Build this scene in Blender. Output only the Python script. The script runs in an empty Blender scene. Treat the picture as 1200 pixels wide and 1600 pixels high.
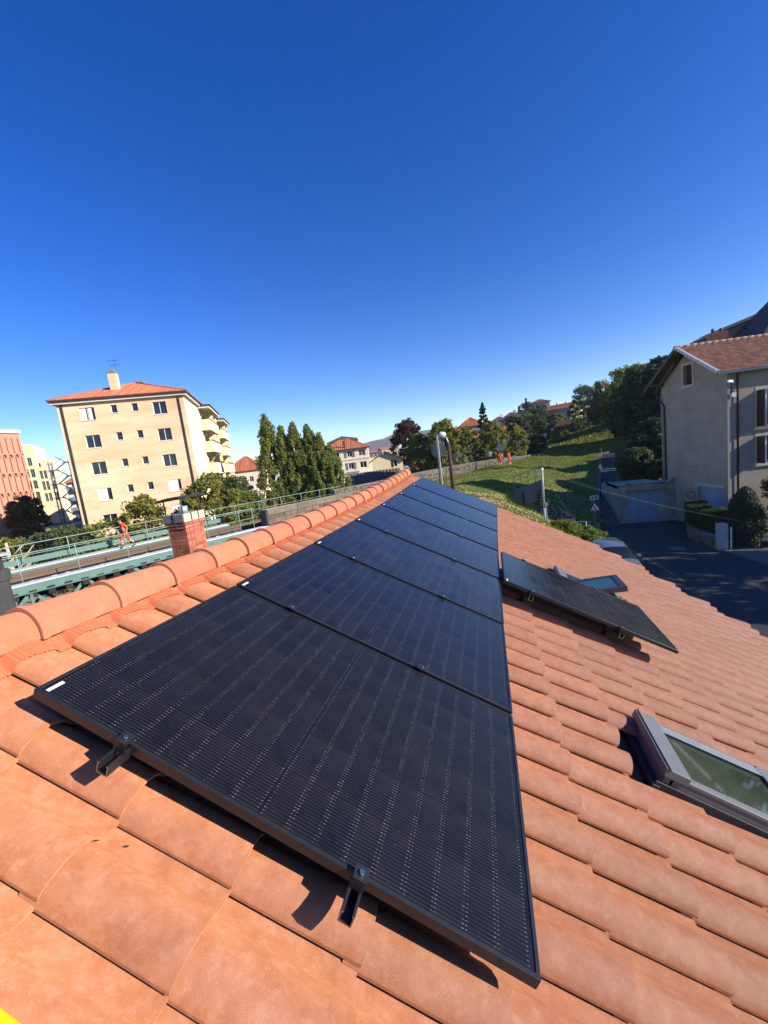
import bpy, math, random
import numpy as np
from mathutils import Vector, Matrix, Quaternion
R = math.radians
random.seed(7); RNG = np.random.default_rng(7)
scene = bpy.context.scene
COL = scene.collection

# ------------------------------------------------------------------ camera, sky, sun, exposure
cam_d = bpy.data.cameras.new('camera'); cam = bpy.data.objects.new('camera', cam_d); COL.objects.link(cam)
cam_d.sensor_fit = 'VERTICAL'; cam_d.sensor_height = 36.0; cam_d.lens = 36.0 * 639.94 / 1600.0
cam_d.clip_start = 0.05; cam_d.clip_end = 9000
CM = ((0.96093841, 0.08428763, 0.26361519), (0.24759044, 0.16384194, -0.95491088), (-0.1236784, 0.98287915, 0.13657321))
m = Matrix([list(r) + [0] for r in CM] + [[0, 0, 0, 1]]); m.translation = (0, 0, 7.0)
cam.matrix_world = m
scene.camera = cam
SUN_AZ, SUN_EL = 98.0, 25.0            # azimuth from +Y towards +X
world = bpy.data.worlds.new('World'); scene.world = world; world.use_nodes = True
nt = world.node_tree; bg = nt.nodes['Background']
sky = nt.nodes.new('ShaderNodeTexSky'); sky.sky_type = 'NISHITA'; sky.sun_disc = False
sky.sun_elevation = R(SUN_EL); sky.sun_rotation = R(SUN_AZ); sky.altitude = 1500
sky.air_density = 1.0; sky.dust_density = 0.1; sky.ozone_density = 2.0
hsv = nt.nodes.new('ShaderNodeHueSaturation'); hsv.inputs['Saturation'].default_value = 1.42; hsv.inputs['Hue'].default_value = 0.522
nt.links.new(sky.outputs[0], hsv.inputs['Color']); nt.links.new(hsv.outputs[0], bg.inputs[0]); bg.inputs[1].default_value = 0.11
sun_d = bpy.data.lights.new('sun', 'SUN'); sun_d.energy = 5.0; sun_d.angle = R(0.53); sun_d.color = (1, 0.93, 0.83)
sun = bpy.data.objects.new('sun', sun_d); COL.objects.link(sun); sun.location = (60, -10, 40)
sd = Vector((math.sin(R(SUN_AZ)) * math.cos(R(SUN_EL)), math.cos(R(SUN_AZ)) * math.cos(R(SUN_EL)), math.sin(R(SUN_EL))))
sun.rotation_euler = sd.to_track_quat('Z', 'Y').to_euler()
vs = scene.view_settings; vs.view_transform = 'Standard'; vs.look = 'None'; vs.exposure = 0.88; vs.gamma = 1; vs.use_curve_mapping = False
scene.render.engine = 'CYCLES'
scene.cycles.max_bounces = 6; scene.cycles.diffuse_bounces = 2; scene.cycles.glossy_bounces = 3
scene.cycles.transparent_max_bounces = 8

# ------------------------------------------------------------------ materials
def mat(name, c, rough=0.8, c2=None, scale=3.0, bump=0.0, bscale=40.0, metal=0.0, spec=0.3, isl=0.0, rnd=0.0, stretch=(1, 1, 1), detail=4, speck=None, contrast=0.25, coat=0.0, transl=0.0, patch=None, hue=0.06):
    M = bpy.data.materials.new(name); M.use_nodes = True
    n = M.node_tree.nodes; l = M.node_tree.links; P = n['Principled BSDF']
    P.inputs['Roughness'].default_value = rough; P.inputs['Metallic'].default_value = metal
    P.inputs['Specular IOR Level'].default_value = spec; P.inputs['Diffuse Roughness'].default_value = 1.0 if rough > .55 else 0.0; P.inputs['Coat Weight'].default_value = coat
    tc = n.new('ShaderNodeTexCoord'); mp = n.new('ShaderNodeMapping'); mp.inputs['Scale'].default_value = stretch
    vec = tc.outputs['Object']
    if rnd:
        oi = n.new('ShaderNodeObjectInfo'); vm = n.new('ShaderNodeVectorMath'); vm.operation = 'MULTIPLY_ADD'
        l.new(oi.outputs['Random'], vm.inputs[0]); vm.inputs[1].default_value = (31.7, 17.3, 23.9); l.new(vec, vm.inputs[2]); vec = vm.outputs[0]
    l.new(vec, mp.inputs[0])
    out = None
    rgb = n.new('ShaderNodeRGB'); rgb.outputs[0].default_value = (*c, 1); out = rgb.outputs[0]
    if c2 is not None:
        nz = n.new('ShaderNodeTexNoise'); nz.inputs['Scale'].default_value = scale; nz.inputs['Detail'].default_value = detail
        nz.inputs['Roughness'].default_value = 0.65
        l.new(mp.outputs[0], nz.inputs['Vector'])
        rp = n.new('ShaderNodeMapRange'); rp.inputs[1].default_value = 0.5 - contrast; rp.inputs[2].default_value = 0.5 + contrast
        l.new(nz.outputs[0], rp.inputs[0])
        mx = n.new('ShaderNodeMix'); mx.data_type = 'RGBA'; l.new(rp.outputs[0], mx.inputs[0])
        l.new(out, mx.inputs[6]); mx.inputs[7].default_value = (*c2, 1); out = mx.outputs[2]
    if speck:
        sc, th, col = speck
        nz = n.new('ShaderNodeTexNoise'); nz.inputs['Scale'].default_value = sc; nz.inputs['Detail'].default_value = 2
        l.new(vec, nz.inputs['Vector'])
        rp = n.new('ShaderNodeMapRange'); rp.inputs[1].default_value = th; rp.inputs[2].default_value = th + 0.06
        l.new(nz.outputs[0], rp.inputs[0])
        mx = n.new('ShaderNodeMix'); mx.data_type = 'RGBA'; l.new(rp.outputs[0], mx.inputs[0])
        l.new(out, mx.inputs[6]); mx.inputs[7].default_value = (*col, 1); out = mx.outputs[2]
    for sc, lo, hi, amt, col in ([patch] if isinstance(patch, tuple) else patch or []):
        nz = n.new('ShaderNodeTexNoise'); nz.inputs['Scale'].default_value = sc; nz.inputs['Detail'].default_value = 5; nz.inputs['Roughness'].default_value = 0.7
        l.new(vec, nz.inputs['Vector'])
        rp = n.new('ShaderNodeMapRange'); rp.inputs[1].default_value = lo; rp.inputs[2].default_value = hi; rp.inputs[4].default_value = amt
        l.new(nz.outputs[0], rp.inputs[0])
        mx = n.new('ShaderNodeMix'); mx.data_type = 'RGBA'; l.new(rp.outputs[0], mx.inputs[0])
        l.new(out, mx.inputs[6]); mx.inputs[7].default_value = (*col, 1); out = mx.outputs[2]
    if isl or rnd:
        if isl:
            g = n.new('ShaderNodeNewGeometry'); src = g.outputs['Random Per Island']; amt = isl
        else:
            g = n.new('ShaderNodeObjectInfo'); src = g.outputs['Random']; amt = rnd
        rp = n.new('ShaderNodeMapRange'); rp.inputs[3].default_value = 1 - amt; rp.inputs[4].default_value = 1 + amt
        l.new(src, rp.inputs[0])
        hs = n.new('ShaderNodeHueSaturation'); l.new(rp.outputs[0], hs.inputs['Value']); l.new(out, hs.inputs['Color'])
        rp2 = n.new('ShaderNodeMapRange'); rp2.inputs[3].default_value = 0.5 - amt * hue; rp2.inputs[4].default_value = 0.5 + amt * hue
        mt = n.new('ShaderNodeMath'); mt.operation = 'FRACT'; mu = n.new('ShaderNodeMath'); mu.operation = 'MULTIPLY'; mu.inputs[1].default_value = 7.31
        l.new(src, mu.inputs[0]); l.new(mu.outputs[0], mt.inputs[0]); l.new(mt.outputs[0], rp2.inputs[0]); l.new(rp2.outputs[0], hs.inputs['Hue'])
        out = hs.outputs[0]
    l.new(out, P.inputs['Base Color'])
    if bump:
        nz = n.new('ShaderNodeTexNoise'); nz.inputs['Scale'].default_value = bscale; nz.inputs['Detail'].default_value = 3
        l.new(vec, nz.inputs['Vector'])
        b = n.new('ShaderNodeBump'); b.inputs['Strength'].default_value = bump; b.inputs['Distance'].default_value = 0.02
        l.new(nz.outputs[0], b.inputs['Height']); l.new(b.outputs[0], P.inputs['Normal'])
    if transl:
        tr = n.new('ShaderNodeBsdfTranslucent'); l.new(out, tr.inputs[0])
        ms = n.new('ShaderNodeMixShader'); ms.inputs[0].default_value = transl
        l.new(P.outputs[0], ms.inputs[1]); l.new(tr.outputs[0], ms.inputs[2]); l.new(ms.outputs[0], n['Material Output'].inputs[0])
    return M

def glass_mat(name, c, rough=0.03, spec=0.6):
    return mat(name, c, rough=rough, spec=spec, c2=tuple(k * 0.55 for k in c), scale=0.7, contrast=0.1)

# ------------------------------------------------------------------ mesh builder
class MB:
    def __init__(s): s.v = []; s.f = []; s.mi = []; s.sm = []
    def add(s, vs, fs, mi=0, sm=False):
        o = len(s.v); s.v += [tuple(p) for p in vs]
        for f in fs: s.f.append([i + o for i in f]); s.mi.append(mi); s.sm.append(sm)
        return s
    def quad(s, a, b, c, d, mi=0): return s.add([a, b, c, d], [(0, 1, 2, 3)], mi)
    def box(s, a, b, mi=0):
        x0, y0, z0 = a; x1, y1, z1 = b
        return s.add([(x0, y0, z0), (x1, y0, z0), (x1, y1, z0), (x0, y1, z0), (x0, y0, z1), (x1, y0, z1), (x1, y1, z1), (x0, y1, z1)],
                     [(0, 3, 2, 1), (4, 5, 6, 7), (0, 1, 5, 4), (1, 2, 6, 5), (2, 3, 7, 6), (3, 0, 4, 7)], mi)
    def beam(s, p, q, w, h=None, up=(0, 0, 1), mi=0):
        p = Vector(p); q = Vector(q); d = (q - p).normalized(); u = Vector(up)
        if abs(d.dot(u)) > 0.98: u = Vector((1, 0, 0))
        r = d.cross(u).normalized(); u = r.cross(d); h = h or w; vs = []
        for e in (p, q):
            for a, b in ((-1, -1), (1, -1), (1, 1), (-1, 1)): vs.append(e + r * a * w / 2 + u * b * h / 2)
        return s.add(vs, [(3, 2, 1, 0), (4, 5, 6, 7), (0, 1, 5, 4), (1, 2, 6, 5), (2, 3, 7, 6), (3, 0, 4, 7)], mi)
    def tube(s, pts, r, n=8, mi=0, cap=True, sm=True):
        pts = [Vector(p) for p in pts]; rs = r if isinstance(r, (list, tuple)) else [r] * len(pts)
        vs = []; ref = None
        for i, p in enumerate(pts):
            d = (pts[min(i + 1, len(pts) - 1)] - pts[max(i - 1, 0)]).normalized()
            if ref is None: ref = Vector((1, 0, 0)) if abs(d.x) < 0.9 else Vector((0, 1, 0))
            a = d.cross(ref).normalized(); b = d.cross(a).normalized(); ref = -a.cross(d) if False else ref
            for k in range(n):
                t = 2 * math.pi * k / n; vs.append(p + (a * math.cos(t) + b * math.sin(t)) * rs[i])
        fs = [(i * n + k, i * n + (k + 1) % n, (i + 1) * n + (k + 1) % n, (i + 1) * n + k) for i in range(len(pts) - 1) for k in range(n)]
        s.add(vs, fs, mi, sm)
        if cap:
            o = len(s.v) - len(vs)
            s.f += [list(range(o, o + n))[::-1], list(range(o + (len(pts) - 1) * n, o + len(pts) * n))]; s.mi += [mi, mi]; s.sm += [False, False]
        return s
    def prism(s, poly, fn, mi=0):
        """poly: list of 2d points; fn(x, y, k) -> 3d for k = 0, 1"""
        n = len(poly); vs = [fn(x, y, 0) for x, y in poly] + [fn(x, y, 1) for x, y in poly]
        return s.add(vs, [list(range(n))[::-1], list(range(n, 2 * n))] + [(i, (i + 1) % n, n + (i + 1) % n, n + i) for i in range(n)], mi)
    def facade(s, fn, W, H, holes, depth, x0=0, z0=0, mi=0):
        """wall with window openings and their reveals; fn(x, d, z): d = depth into the wall"""
        xs = sorted({x0, W} | {h[0] for h in holes} | {h[1] for h in holes}); zs = sorted({z0, H} | {h[2] for h in holes} | {h[3] for h in holes})
        for i in range(len(xs) - 1):
            for j in range(len(zs) - 1):
                cx = (xs[i] + xs[i + 1]) / 2; cz = (zs[j] + zs[j + 1]) / 2
                if any(h[0] < cx < h[1] and h[2] < cz < h[3] for h in holes): continue
                s.quad(fn(xs[i], 0, zs[j]), fn(xs[i + 1], 0, zs[j]), fn(xs[i + 1], 0, zs[j + 1]), fn(xs[i], 0, zs[j + 1]), mi)
        for a, b, c, d in holes:
            s.quad(fn(a, 0, c), fn(a, depth, c), fn(a, depth, d), fn(a, 0, d), mi); s.quad(fn(b, 0, c), fn(b, 0, d), fn(b, depth, d), fn(b, depth, c), mi)
            s.quad(fn(a, 0, c), fn(b, 0, c), fn(b, depth, c), fn(a, depth, c), mi); s.quad(fn(a, 0, d), fn(a, depth, d), fn(b, depth, d), fn(b, 0, d), mi)
        return s
    def mesh(s, name, mats):
        me = bpy.data.meshes.new(name); me.from_pydata(s.v, [], s.f)
        for M in (mats if isinstance(mats, (list, tuple)) else [mats]): me.materials.append(M)
        me.polygons.foreach_set('material_index', s.mi); me.polygons.foreach_set('use_smooth', s.sm); me.update()
        return me
    def build(s, name, mats, parent=None, bevel=0, fix=False):
        me = s.mesh(name, mats); o = bpy.data.objects.new(name, me); COL.objects.link(o)
        if parent: o.parent = parent
        if fix:
            import bmesh
            b = bmesh.new(); b.from_mesh(me); bmesh.ops.recalc_face_normals(b, faces=b.faces); b.to_mesh(me); b.free()
        if bevel:
            md = o.modifiers.new('bevel', 'BEVEL'); md.width = bevel; md.segments = 2; md.limit_method = 'ANGLE'; md.angle_limit = R(40)
        return o

def tag(o, label=None, cat=None, group=None, kind=None):
    if label: o['label'] = label
    if cat: o['category'] = cat
    if group: o['group'] = group
    if kind: o['kind'] = kind
    return o
def thing(name, label, cat, loc=(0, 0, 0), rz=0.0, group=None, rot=None):
    o = bpy.data.objects.new(name, None); COL.objects.link(o); o.location = loc; o.empty_display_size = 0.3
    o.rotation_euler = rot if rot else (0, 0, rz)
    return tag(o, label, cat, group)
def link_copy(name, me, parent, loc=(0, 0, 0), rot=(0, 0, 0), scl=None):
    o = bpy.data.objects.new(name, me); COL.objects.link(o); o.parent = parent; o.location = loc; o.rotation_euler = rot
    if scl: o.scale = scl
    return o
def np_obj(name, V, F, M, parent=None, loop=4, smooth=False):
    me = bpy.data.meshes.new(name); V = np.asarray(V, np.float32); F = np.asarray(F, np.int32)
    me.vertices.add(len(V)); me.vertices.foreach_set('co', V.ravel())
    me.loops.add(F.size); me.loops.foreach_set('vertex_index', F.ravel())
    me.polygons.add(len(F)); me.polygons.foreach_set('loop_start', np.arange(len(F), dtype=np.int32) * loop)
    if smooth: me.polygons.foreach_set('use_smooth', np.ones(len(F), bool))
    me.update(calc_edges=True); me.validate(); me.materials.append(M)
    o = bpy.data.objects.new(name, me); COL.objects.link(o)
    if parent: o.parent = parent
    return o
def RZ(bearing): return R(90 - bearing)        # local x axis along a compass bearing

# ------------------------------------------------------------------ palette
TILE_C = dict(c=(0.385, 0.136, 0.054), c2=(0.46, 0.192, 0.092), rough=0.58, scale=13, contrast=0.16, bump=0.28, bscale=620, spec=0.5, speck=(430, 0.655, (0.62, 0.35, 0.24)), patch=[(34, 0.5, 0.68, 0.5, (0.53, 0.26, 0.165)), (7, 0.54, 0.72, 0.5, (0.29, 0.105, 0.05)), (150, 0.70, 0.76, 0.8, (0.12, 0.055, 0.035)), (75, 0.71, 0.75, 0.75, (0.66, 0.52, 0.42))])
M_tile = mat('tile_clay', rnd=0.075, hue=0.02, **TILE_C)
M_tile_f = mat('tile_clay_field', isl=0.075, hue=0.02, **TILE_C)
M_ridge = mat('ridge_clay', (0.41, 0.14, 0.062), 0.7, c2=(0.47, 0.18, 0.092), scale=9, bump=0.4, bscale=420, rnd=0.09, spec=0.45, speck=(380, 0.64, (0.60, 0.34, 0.23)), patch=[(12, 0.5, 0.7, 0.35, (0.50, 0.24, 0.15)), (5, 0.55, 0.72, 0.5, (0.26, 0.10, 0.055)), (110, 0.7, 0.76, 0.8, (0.13, 0.06, 0.04)), (60, 0.71, 0.76, 0.7, (0.6, 0.46, 0.36))])
M_under = mat('underlay_red', (0.52, 0.125, 0.05), 0.6, c2=(0.5, 0.17, 0.085), scale=14)
M_black = mat('black_anodised', (0.012, 0.012, 0.014), 0.38, spec=0.5, c2=(0.02, 0.02, 0.022), scale=30)
M_steel = mat('steel', (0.62, 0.62, 0.6), 0.3, metal=1.0, c2=(0.45, 0.45, 0.45), scale=60)
M_white = mat('white_paint', (0.78, 0.78, 0.76), 0.5, c2=(0.7, 0.7, 0.68), scale=3)
M_label = mat('white_sticker', (0.8, 0.8, 0.8), 0.5)
M_lead = mat('grey_cladding', (0.135, 0.142, 0.145), 0.5, c2=(0.11, 0.115, 0.118), scale=6, spec=0.5)
M_zinc = mat('galvanised_steel', (0.5, 0.52, 0.53), 0.45, metal=0.4, c2=(0.36, 0.37, 0.38), scale=12)
M_dark = mat('dark_paint', (0.03, 0.028, 0.03), 0.55, c2=(0.045, 0.04, 0.04), scale=8)
M_dirtm = mat('weathered_metal', (0.03, 0.03, 0.032), 0.5, c2=(0.065, 0.062, 0.06), scale=5, stretch=(6, 6, 1), spec=0.4)
M_brick = mat('red_brick', (0.36, 0.105, 0.055), 0.85, c2=(0.46, 0.17, 0.1), scale=25, rnd=0.22, bump=0.3, bscale=120)
M_mortar = mat('mortar', (0.36, 0.27, 0.2), 0.95, c2=(0.26, 0.19, 0.14), scale=20, bump=0.3)
M_render = mat('cream_cap', (0.66, 0.55, 0.38), 0.9, c2=(0.55, 0.44, 0.3), scale=9)
M_leaf_pane = glass_mat('pane_dark', (0.02, 0.024, 0.03))
M_wallhouse = mat('house_side_wall', (0.55, 0.5, 0.42), 0.9, c2=(0.48, 0.43, 0.36), scale=2)

def win_parts(root, fn, a, b, c, d, depth, frame_m, pane_m, mull=1, fw=0.06, tr=0):
    """window part with its pane as sub-part, set back by depth in an opening"""
    w = MB(); dd = depth - 0.06
    def bar(x0, x1, z0, z1, d0=dd, d1=depth):
        P = [fn(x, dp, z) for dp in (d0, d1) for x, z in ((x0, z0), (x1, z0), (x1, z1), (x0, z1))]
        w.add(P, [(0, 1, 2, 3), (7, 6, 5, 4), (0, 4, 5, 1), (1, 5, 6, 2), (2, 6, 7, 3), (3, 7, 4, 0)])
    bar(a, a + fw, c, d); bar(b - fw, b, c, d); bar(a + fw, b - fw, c, c + fw); bar(a + fw, b - fw, d - fw, d)
    for k in range(mull):
        x = a + (b - a) * (k + 1) / (mull + 1); bar(x - fw / 2, x + fw / 2, c + fw, d - fw)
    for k in range(tr):
        z = c + (d - c) * (k + 1) / (tr + 1); bar(a + fw, b - fw, z - fw / 3, z + fw / 3, dd + 0.01, depth - 0.01)
    o = w.build('window', frame_m, root, fix=True)
    p = MB().quad(fn(a, depth - 0.025, c), fn(b, depth - 0.025, c), fn(b, depth - 0.025, d), fn(a, depth - 0.025, d))
    p.build('pane', pane_m, o)
    return o

# ================================================================== THE TILED HOUSE UNDER THE CAMERA
SL = R(26.676)                       # roof pitch
RO = (-1.51845, 0.91406, 6.40020)    # roof frame: x down the slope, y along the ridge, z off the slope
SAG = 0.0053
VE = 8.078
def sag(v): return -SAG * v * (VE - v)
def dsag(v): return math.atan(-SAG * (VE - 2 * v))
house = thing('tiled_house', 'house with an orange clay tile roof carrying the solar panels', 'house', (0, 5, 0))
def rloc(): return Vector(RO) - Vector((0, 5, 0))
deck = MB()
VS = [-2.6 + 0.46 * i for i in range(25)]; VS[-1] = 8.90
DH = -0.27
def edge_u(v):                        # lower edge of the roof: cut off obliquely towards the street corner
    pts = [(-3, 9.6), (3.9, 7.9), (6.57, 6.33), (7.35, 5.71), (8.32, 4.88), (8.95, 4.08)]
    for (a, b), (c, d) in zip(pts, pts[1:]):
        if v <= c: return b + (d - b) * (v - a) / (c - a)
    return 4.08
for a, b in zip(VS, VS[1:]):
    p = [(-0.50, a), (edge_u(a) - 0.05, a), (edge_u(b) - 0.05, b), (-0.50, b)]
    deck.add([(u, v, DH + sag(v)) for u, v in p] + [(u, v, DH - 0.12 + sag(v)) for u, v in p], [(0, 1, 2, 3), (7, 6, 5, 4), (0, 4, 5, 1), (1, 5, 6, 2), (2, 6, 7, 3), (3, 7, 4, 0)])
M_deck = mat('roof_boards', (0.16, 0.08, 0.05), 0.9, c2=(0.11, 0.06, 0.04), scale=5)
roof = deck.build('roof', M_deck, house); roof.location = rloc(); roof.rotation_euler = (0, SL, 0)

TW, TE = 0.2430, 0.4050
PROF = [(0.0, 0.022), (0.008, 0.039), (0.026, 0.056), (0.052, 0.069), (0.082, 0.074), (0.110, 0.071), (0.137, 0.058), (0.158, 0.039), (0.174, 0.019), (0.187, 0.006), (0.210, 0.0005), (0.281, 0.0)]
def tile_mb(xs):
    t = MB(); n = len(PROF); th = 0.011
    def z(x, s, zz): return zz + 0.024 * x / TE
    top = [(x, s, z(x, s, zz)) for x in xs for s, zz in PROF]
    bot = [(x, s, z(x, s, zz) - th) for x in (xs[0], xs[-1]) for s, zz in PROF]
    t.add(top, [(i * n + k, (i + 1) * n + k, (i + 1) * n + k + 1, i * n + k + 1) for i in range(len(xs) - 1) for k in range(n - 1)], 0, True)
    o = (len(xs) - 1) * n
    e = [top[o + k] for k in range(n)] + bot[n:]
    t.add(e, [(k, n + k, n + k + 1, k + 1) for k in range(n - 1)])
    t.add([top[0], top[o], bot[n], bot[0]], [(0, 3, 2, 1)])
    return t
tile_me = tile_mb([-0.05, TE * 0.5, TE]).mesh('tile', M_tile)
tile_far = tile_mb([-0.02, TE])
U0, V0, H0 = -0.3340, -0.078, -0.233
SKY1 = (2.68, 3.56, 1.465, 1.99); SKY2 = (2.66, 3.60, 4.98, 5.50)
spots = []
camp = Vector((1.0868, -0.9129, 1.2192))
for i in range(24):
    for j in range(-10, 37):
        u, v = U0 + i * TE, V0 + j * TW
        if u + TE * 0.6 > edge_u(v + 0.11) or v + TW > 9.0: continue
        skip = False
        for a, b, c, d in (SKY1, SKY2):
            if a + 0.02 < u + TE * 0.5 < b - 0.02 and c + 0.02 < v + 0.11 < d - 0.02: skip = True
        if skip: continue
        hidden = 0.12 < u and u + TE < 1.6 and 0.35 < v < 7.9
        d = (Vector((u + 0.2, v + 0.1, H0)) - camp)
        vis = v > -0.75 - 0.35 * u if u < 1.0 else True
        fr = v > -0.9 and not (v < 0.28 * (u - 1.2) - 0.5)
        spots.append((d.length + (100 if hidden else 0) + (0 if fr else 50), u, v))
spots.sort()
near_set = spots[:300]; rest = spots[300:]
for _, u, v in near_set:
    link_copy('tile', tile_me, roof, (u + random.uniform(-.004, .004), v + random.uniform(-.002, .002), H0 + sag(v + .1) + random.uniform(-.0015, .0015)), (dsag(v + .1) + random.uniform(-.006, .006), random.uniform(-.004, .004), random.uniform(-.006, .006)))
tv = np.array(tile_far.v); V = []; F = []
tf = np.array(tile_far.f, np.int32)
for k, (_, u, v) in enumerate(rest):
    a = dsag(v + .1) + random.uniform(-.006, .006); c, s = math.cos(a), math.sin(a)
    w = np.stack([tv[:, 0] + u + random.uniform(-.004, .004), tv[:, 1] * c - tv[:, 2] * s + v, tv[:, 1] * s + tv[:, 2] * c + H0 + sag(v + .1)], 1)
    V.append(w); F.append(tf + k * len(tv))
tfo = np_obj('tile_field', np.concatenate(V), np.concatenate(F), M_tile_f, roof); tag(tfo, kind='stuff')

# far slope, walls, ridge
far = MB()
for a, b in zip(VS, VS[1:]):
    for q in range(int(round((b - a) / 0.115))):
        pass
XR, ZR = -2.03, 6.446
cs, sn = math.cos(SL), math.sin(SL)
fv = []; ff = []
ncol = 51
for j in range(ncol):
    y0 = -1.55 + j * TW
    for s, zz in PROF[:-1]:
        vv = y0 + s - RO[1] + 0.0
        for d in (0.12, 6.3):
            fv.append((XR - d * cs - 0.0, y0 + s - 5, ZR - 0.015 - d * sn + sag(vv) + zz))
n2 = (len(PROF) - 1) * ncol
ff = [(2 * k, 2 * k + 1, 2 * k + 3, 2 * k + 2) for k in range(n2 - 1)]
np_obj('back_slope', fv, ff, M_tile_f, house)
wl = MB()
wl.prism([(-7.5, 0), (2.0, 0), (2.0, 4.15), (XR, 6.1), (-7.5, 3.4)], lambda x, z, k: (x, (4.35 if k else -7.0), z))
wl.build('wall', M_wallhouse, house, fix=True)

def ridge_tile():
    t = MB(); n = 14; prof = []
    for x, r in ((0.0, 0.126), (0.026, 0.126), (0.034, 0.119), (0.43, 0.107)): prof.append((x, r))
    top = [(r * math.cos(math.pi * (k / n * 1.1 - 0.05)), x, r * math.sin(math.pi * (k / n * 1.1 - 0.05)) - 0.006) for x, r in prof for k in range(n + 1)]
    t.add(top, [(i * (n + 1) + k, i * (n + 1) + k + 1, (i + 1) * (n + 1) + k + 1, (i + 1) * (n + 1) + k) for i in range(3) for k in range(n)], 0, True)
    for x, r, e in ((0.0, 0.126, 0), (0.43, 0.107, 3)):
        inn = [((r - 0.016) * math.cos(math.pi * (k / n * 1.1 - 0.05)), x, (r - 0.016) * math.sin(math.pi * (k / n * 1.1 - 0.05)) - 0.006) for k in range(n + 1)]
        out = top[e * (n + 1):(e + 1) * (n + 1)]
        t.add(out + inn, [(k, k + 1, n + 2 + k, n + 1 + k) for k in range(n)])
    return t.mesh('ridge_tile', M_ridge)
rt = ridge_tile()
ridge = MB(); 
for a, b in zip(VS, VS[1:]):
    y0, y1 = a + RO[1] - 5, b + RO[1] - 5
    ridge.box((XR - 0.03, y0, ZR - 0.14 + sag(a)), (XR + 0.03, y1, ZR - 0.06 + sag(b)))
ridge = ridge.build('ridge', M_deck, house)
k = 0
while True:
    v = -2.58 + 0.16 + 0.39 * k + 0.0
    if v > 8.5: break
    o = link_copy('ridge_tile', rt, ridge, (XR + random.uniform(-.004, .004), v + RO[1] - 5, ZR + sag(v + .2) + 0.004), (dsag(v + .2) + 0.0, 0, random.uniform(-.006, .006)))
    k += 1
# pleated flexible strip between ridge and first tiles
un = MB(); vs2 = []; nv = 1480
def tile_h(v):
    s = (v - V0) % TW
    for (a, b), (c, d) in zip(PROF, PROF[1:]):
        if s <= c: return b + (d - b) * (s - a) / (c - a)
    return 0
for i in range(nv):
    v = -2.4 + (8.85 + 2.4) * i / (nv - 1) ; pl = 0.0042 * (1 if i % 2 else -1)
    edge = -0.288 + 0.018 * math.sin((v - V0) * 2 * math.pi / TW - 1.2)
    for u, h in ((-0.48, -0.135), (-0.415, -0.150 + pl), (-0.350, H0 + tile_h(v) * 0.75 + 0.022 + pl), (edge, H0 + tile_h(v) + 0.0085 + pl * 0.6)):
        vs2.append((u, v, h + sag(v)))
un.add(vs2, [(i * 4 + k, i * 4 + k + 1, (i + 1) * 4 + k + 1, (i + 1) * 4 + k) for i in range(nv - 1) for k in range(3)])
u_o = un.build('ridge_underlay', M_under, house); u_o.location = rloc(); u_o.rotation_euler = (0, SL, 0)

# brick chimney on the far slope
CX0, CX1, CY0, CY1 = -7.05, -6.58, 2.45, 3.03          # house frame (world y - 5)
ch = MB().box((CX0 + .012, CY0 + .012, 3.4), (CX1 - .012, CY1 - .012, 6.13)); ch = ch.build('chimney', M_mortar, house)
bl, bh = 0.223, 0.0635
bmes = {}
def brick_me(lx, ly):
    key = (round(lx, 3), round(ly, 3))
    if key not in bmes:
        me = MB().box((-lx / 2, -ly / 2, 0), (lx / 2, ly / 2, bh)); bmes[key] = me.mesh('brick', M_brick)
    return bmes[key]
for r in range(15):
    z = 6.03 - r * 0.0745
    if z < 5.0: break
    ex = 0.03 if r < 1 else (0.015 if r < 2 else 0.0)
    offs = 0.0 if r % 2 else 0.115
    for face in 'xy':
        lo, hi = (CX0 - ex, CX1 + ex) if face == 'x' else (CY0 - ex, CY1 + ex)
        p = lo + (0.0 if face == 'x' else 0.11 if r % 2 == 0 else 0.0)
        first = True
        while p < hi - 0.03:
            L = (0.107 if (first and offs) else bl); q = min(p + L, hi)
            if q - p > 0.03:
                c = (p + q) / 2; j = random.uniform(-.003, .003)
                if face == 'x': link_copy('brick', brick_me(q - p, 0.1), ch, (c, CY0 + 0.048 - ex + j, z))
                else: link_copy('brick', brick_me(0.1, q - p), ch, (CX1 - 0.048 + ex + j, c, z))
            p = q + 0.011; first = False
M_flaunch = mat('mortar_cap_grey', (0.2, 0.19, 0.18), 0.9, c2=(0.13, 0.125, 0.12), scale=9, bump=0.3)
cp = MB(); cp.box((CX0 - .045, CY0 - .045, 6.10), (CX1 + .0, CY1 + .04, 6.275), 1); cp.box((CX1 + 0.001, CY0 - .045, 6.10), (CX1 + .04, CY1 + .04, 6.275), 0)
cp.build('chimney_cap', [M_render, M_flaunch], ch)
cr = MB(); x0, x1, y0, y1 = CX0 - .11, CX1 + .10, CY0 - .12, CY1 + .12
ar = [(x0, 0.0), (x0 + .05, 0.022), (-6.83, 0.055), (x1 - .08, 0.06), (x1, 0.045)]
ar2 = [(a, 6.59 + b * 1.3) for a, b in ar]
cr.prism(ar2 + [(a, b - 0.022) for a, b in ar2[::-1]], lambda x, z, k: (x, y1 if k else y0, z))
for x in (CX0 + .01, CX1 - .01):
    for y in (CY0 - .0, CY1 + .0): cr.tube([(x, y, 6.26), (x, y, 6.62)], 0.013, 6)
for y in (CY0 + .17, CY0 + .40): cr.box((CX1 + .041, y, 6.11), (CX1 + .047, y + .03, 6.30))
cr.box((-6.84, CY0 - .052, 6.11), (-6.81, CY0 - .046, 6.33))
cr.build('cowl', M_dark, ch, fix=True)
pot = MB().tube([(-6.78, CY0 + .25, 6.27), (-6.78, CY0 + .25, 6.43)], 0.10, 16); pot.build('flue_pot', M_zinc, ch)

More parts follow.
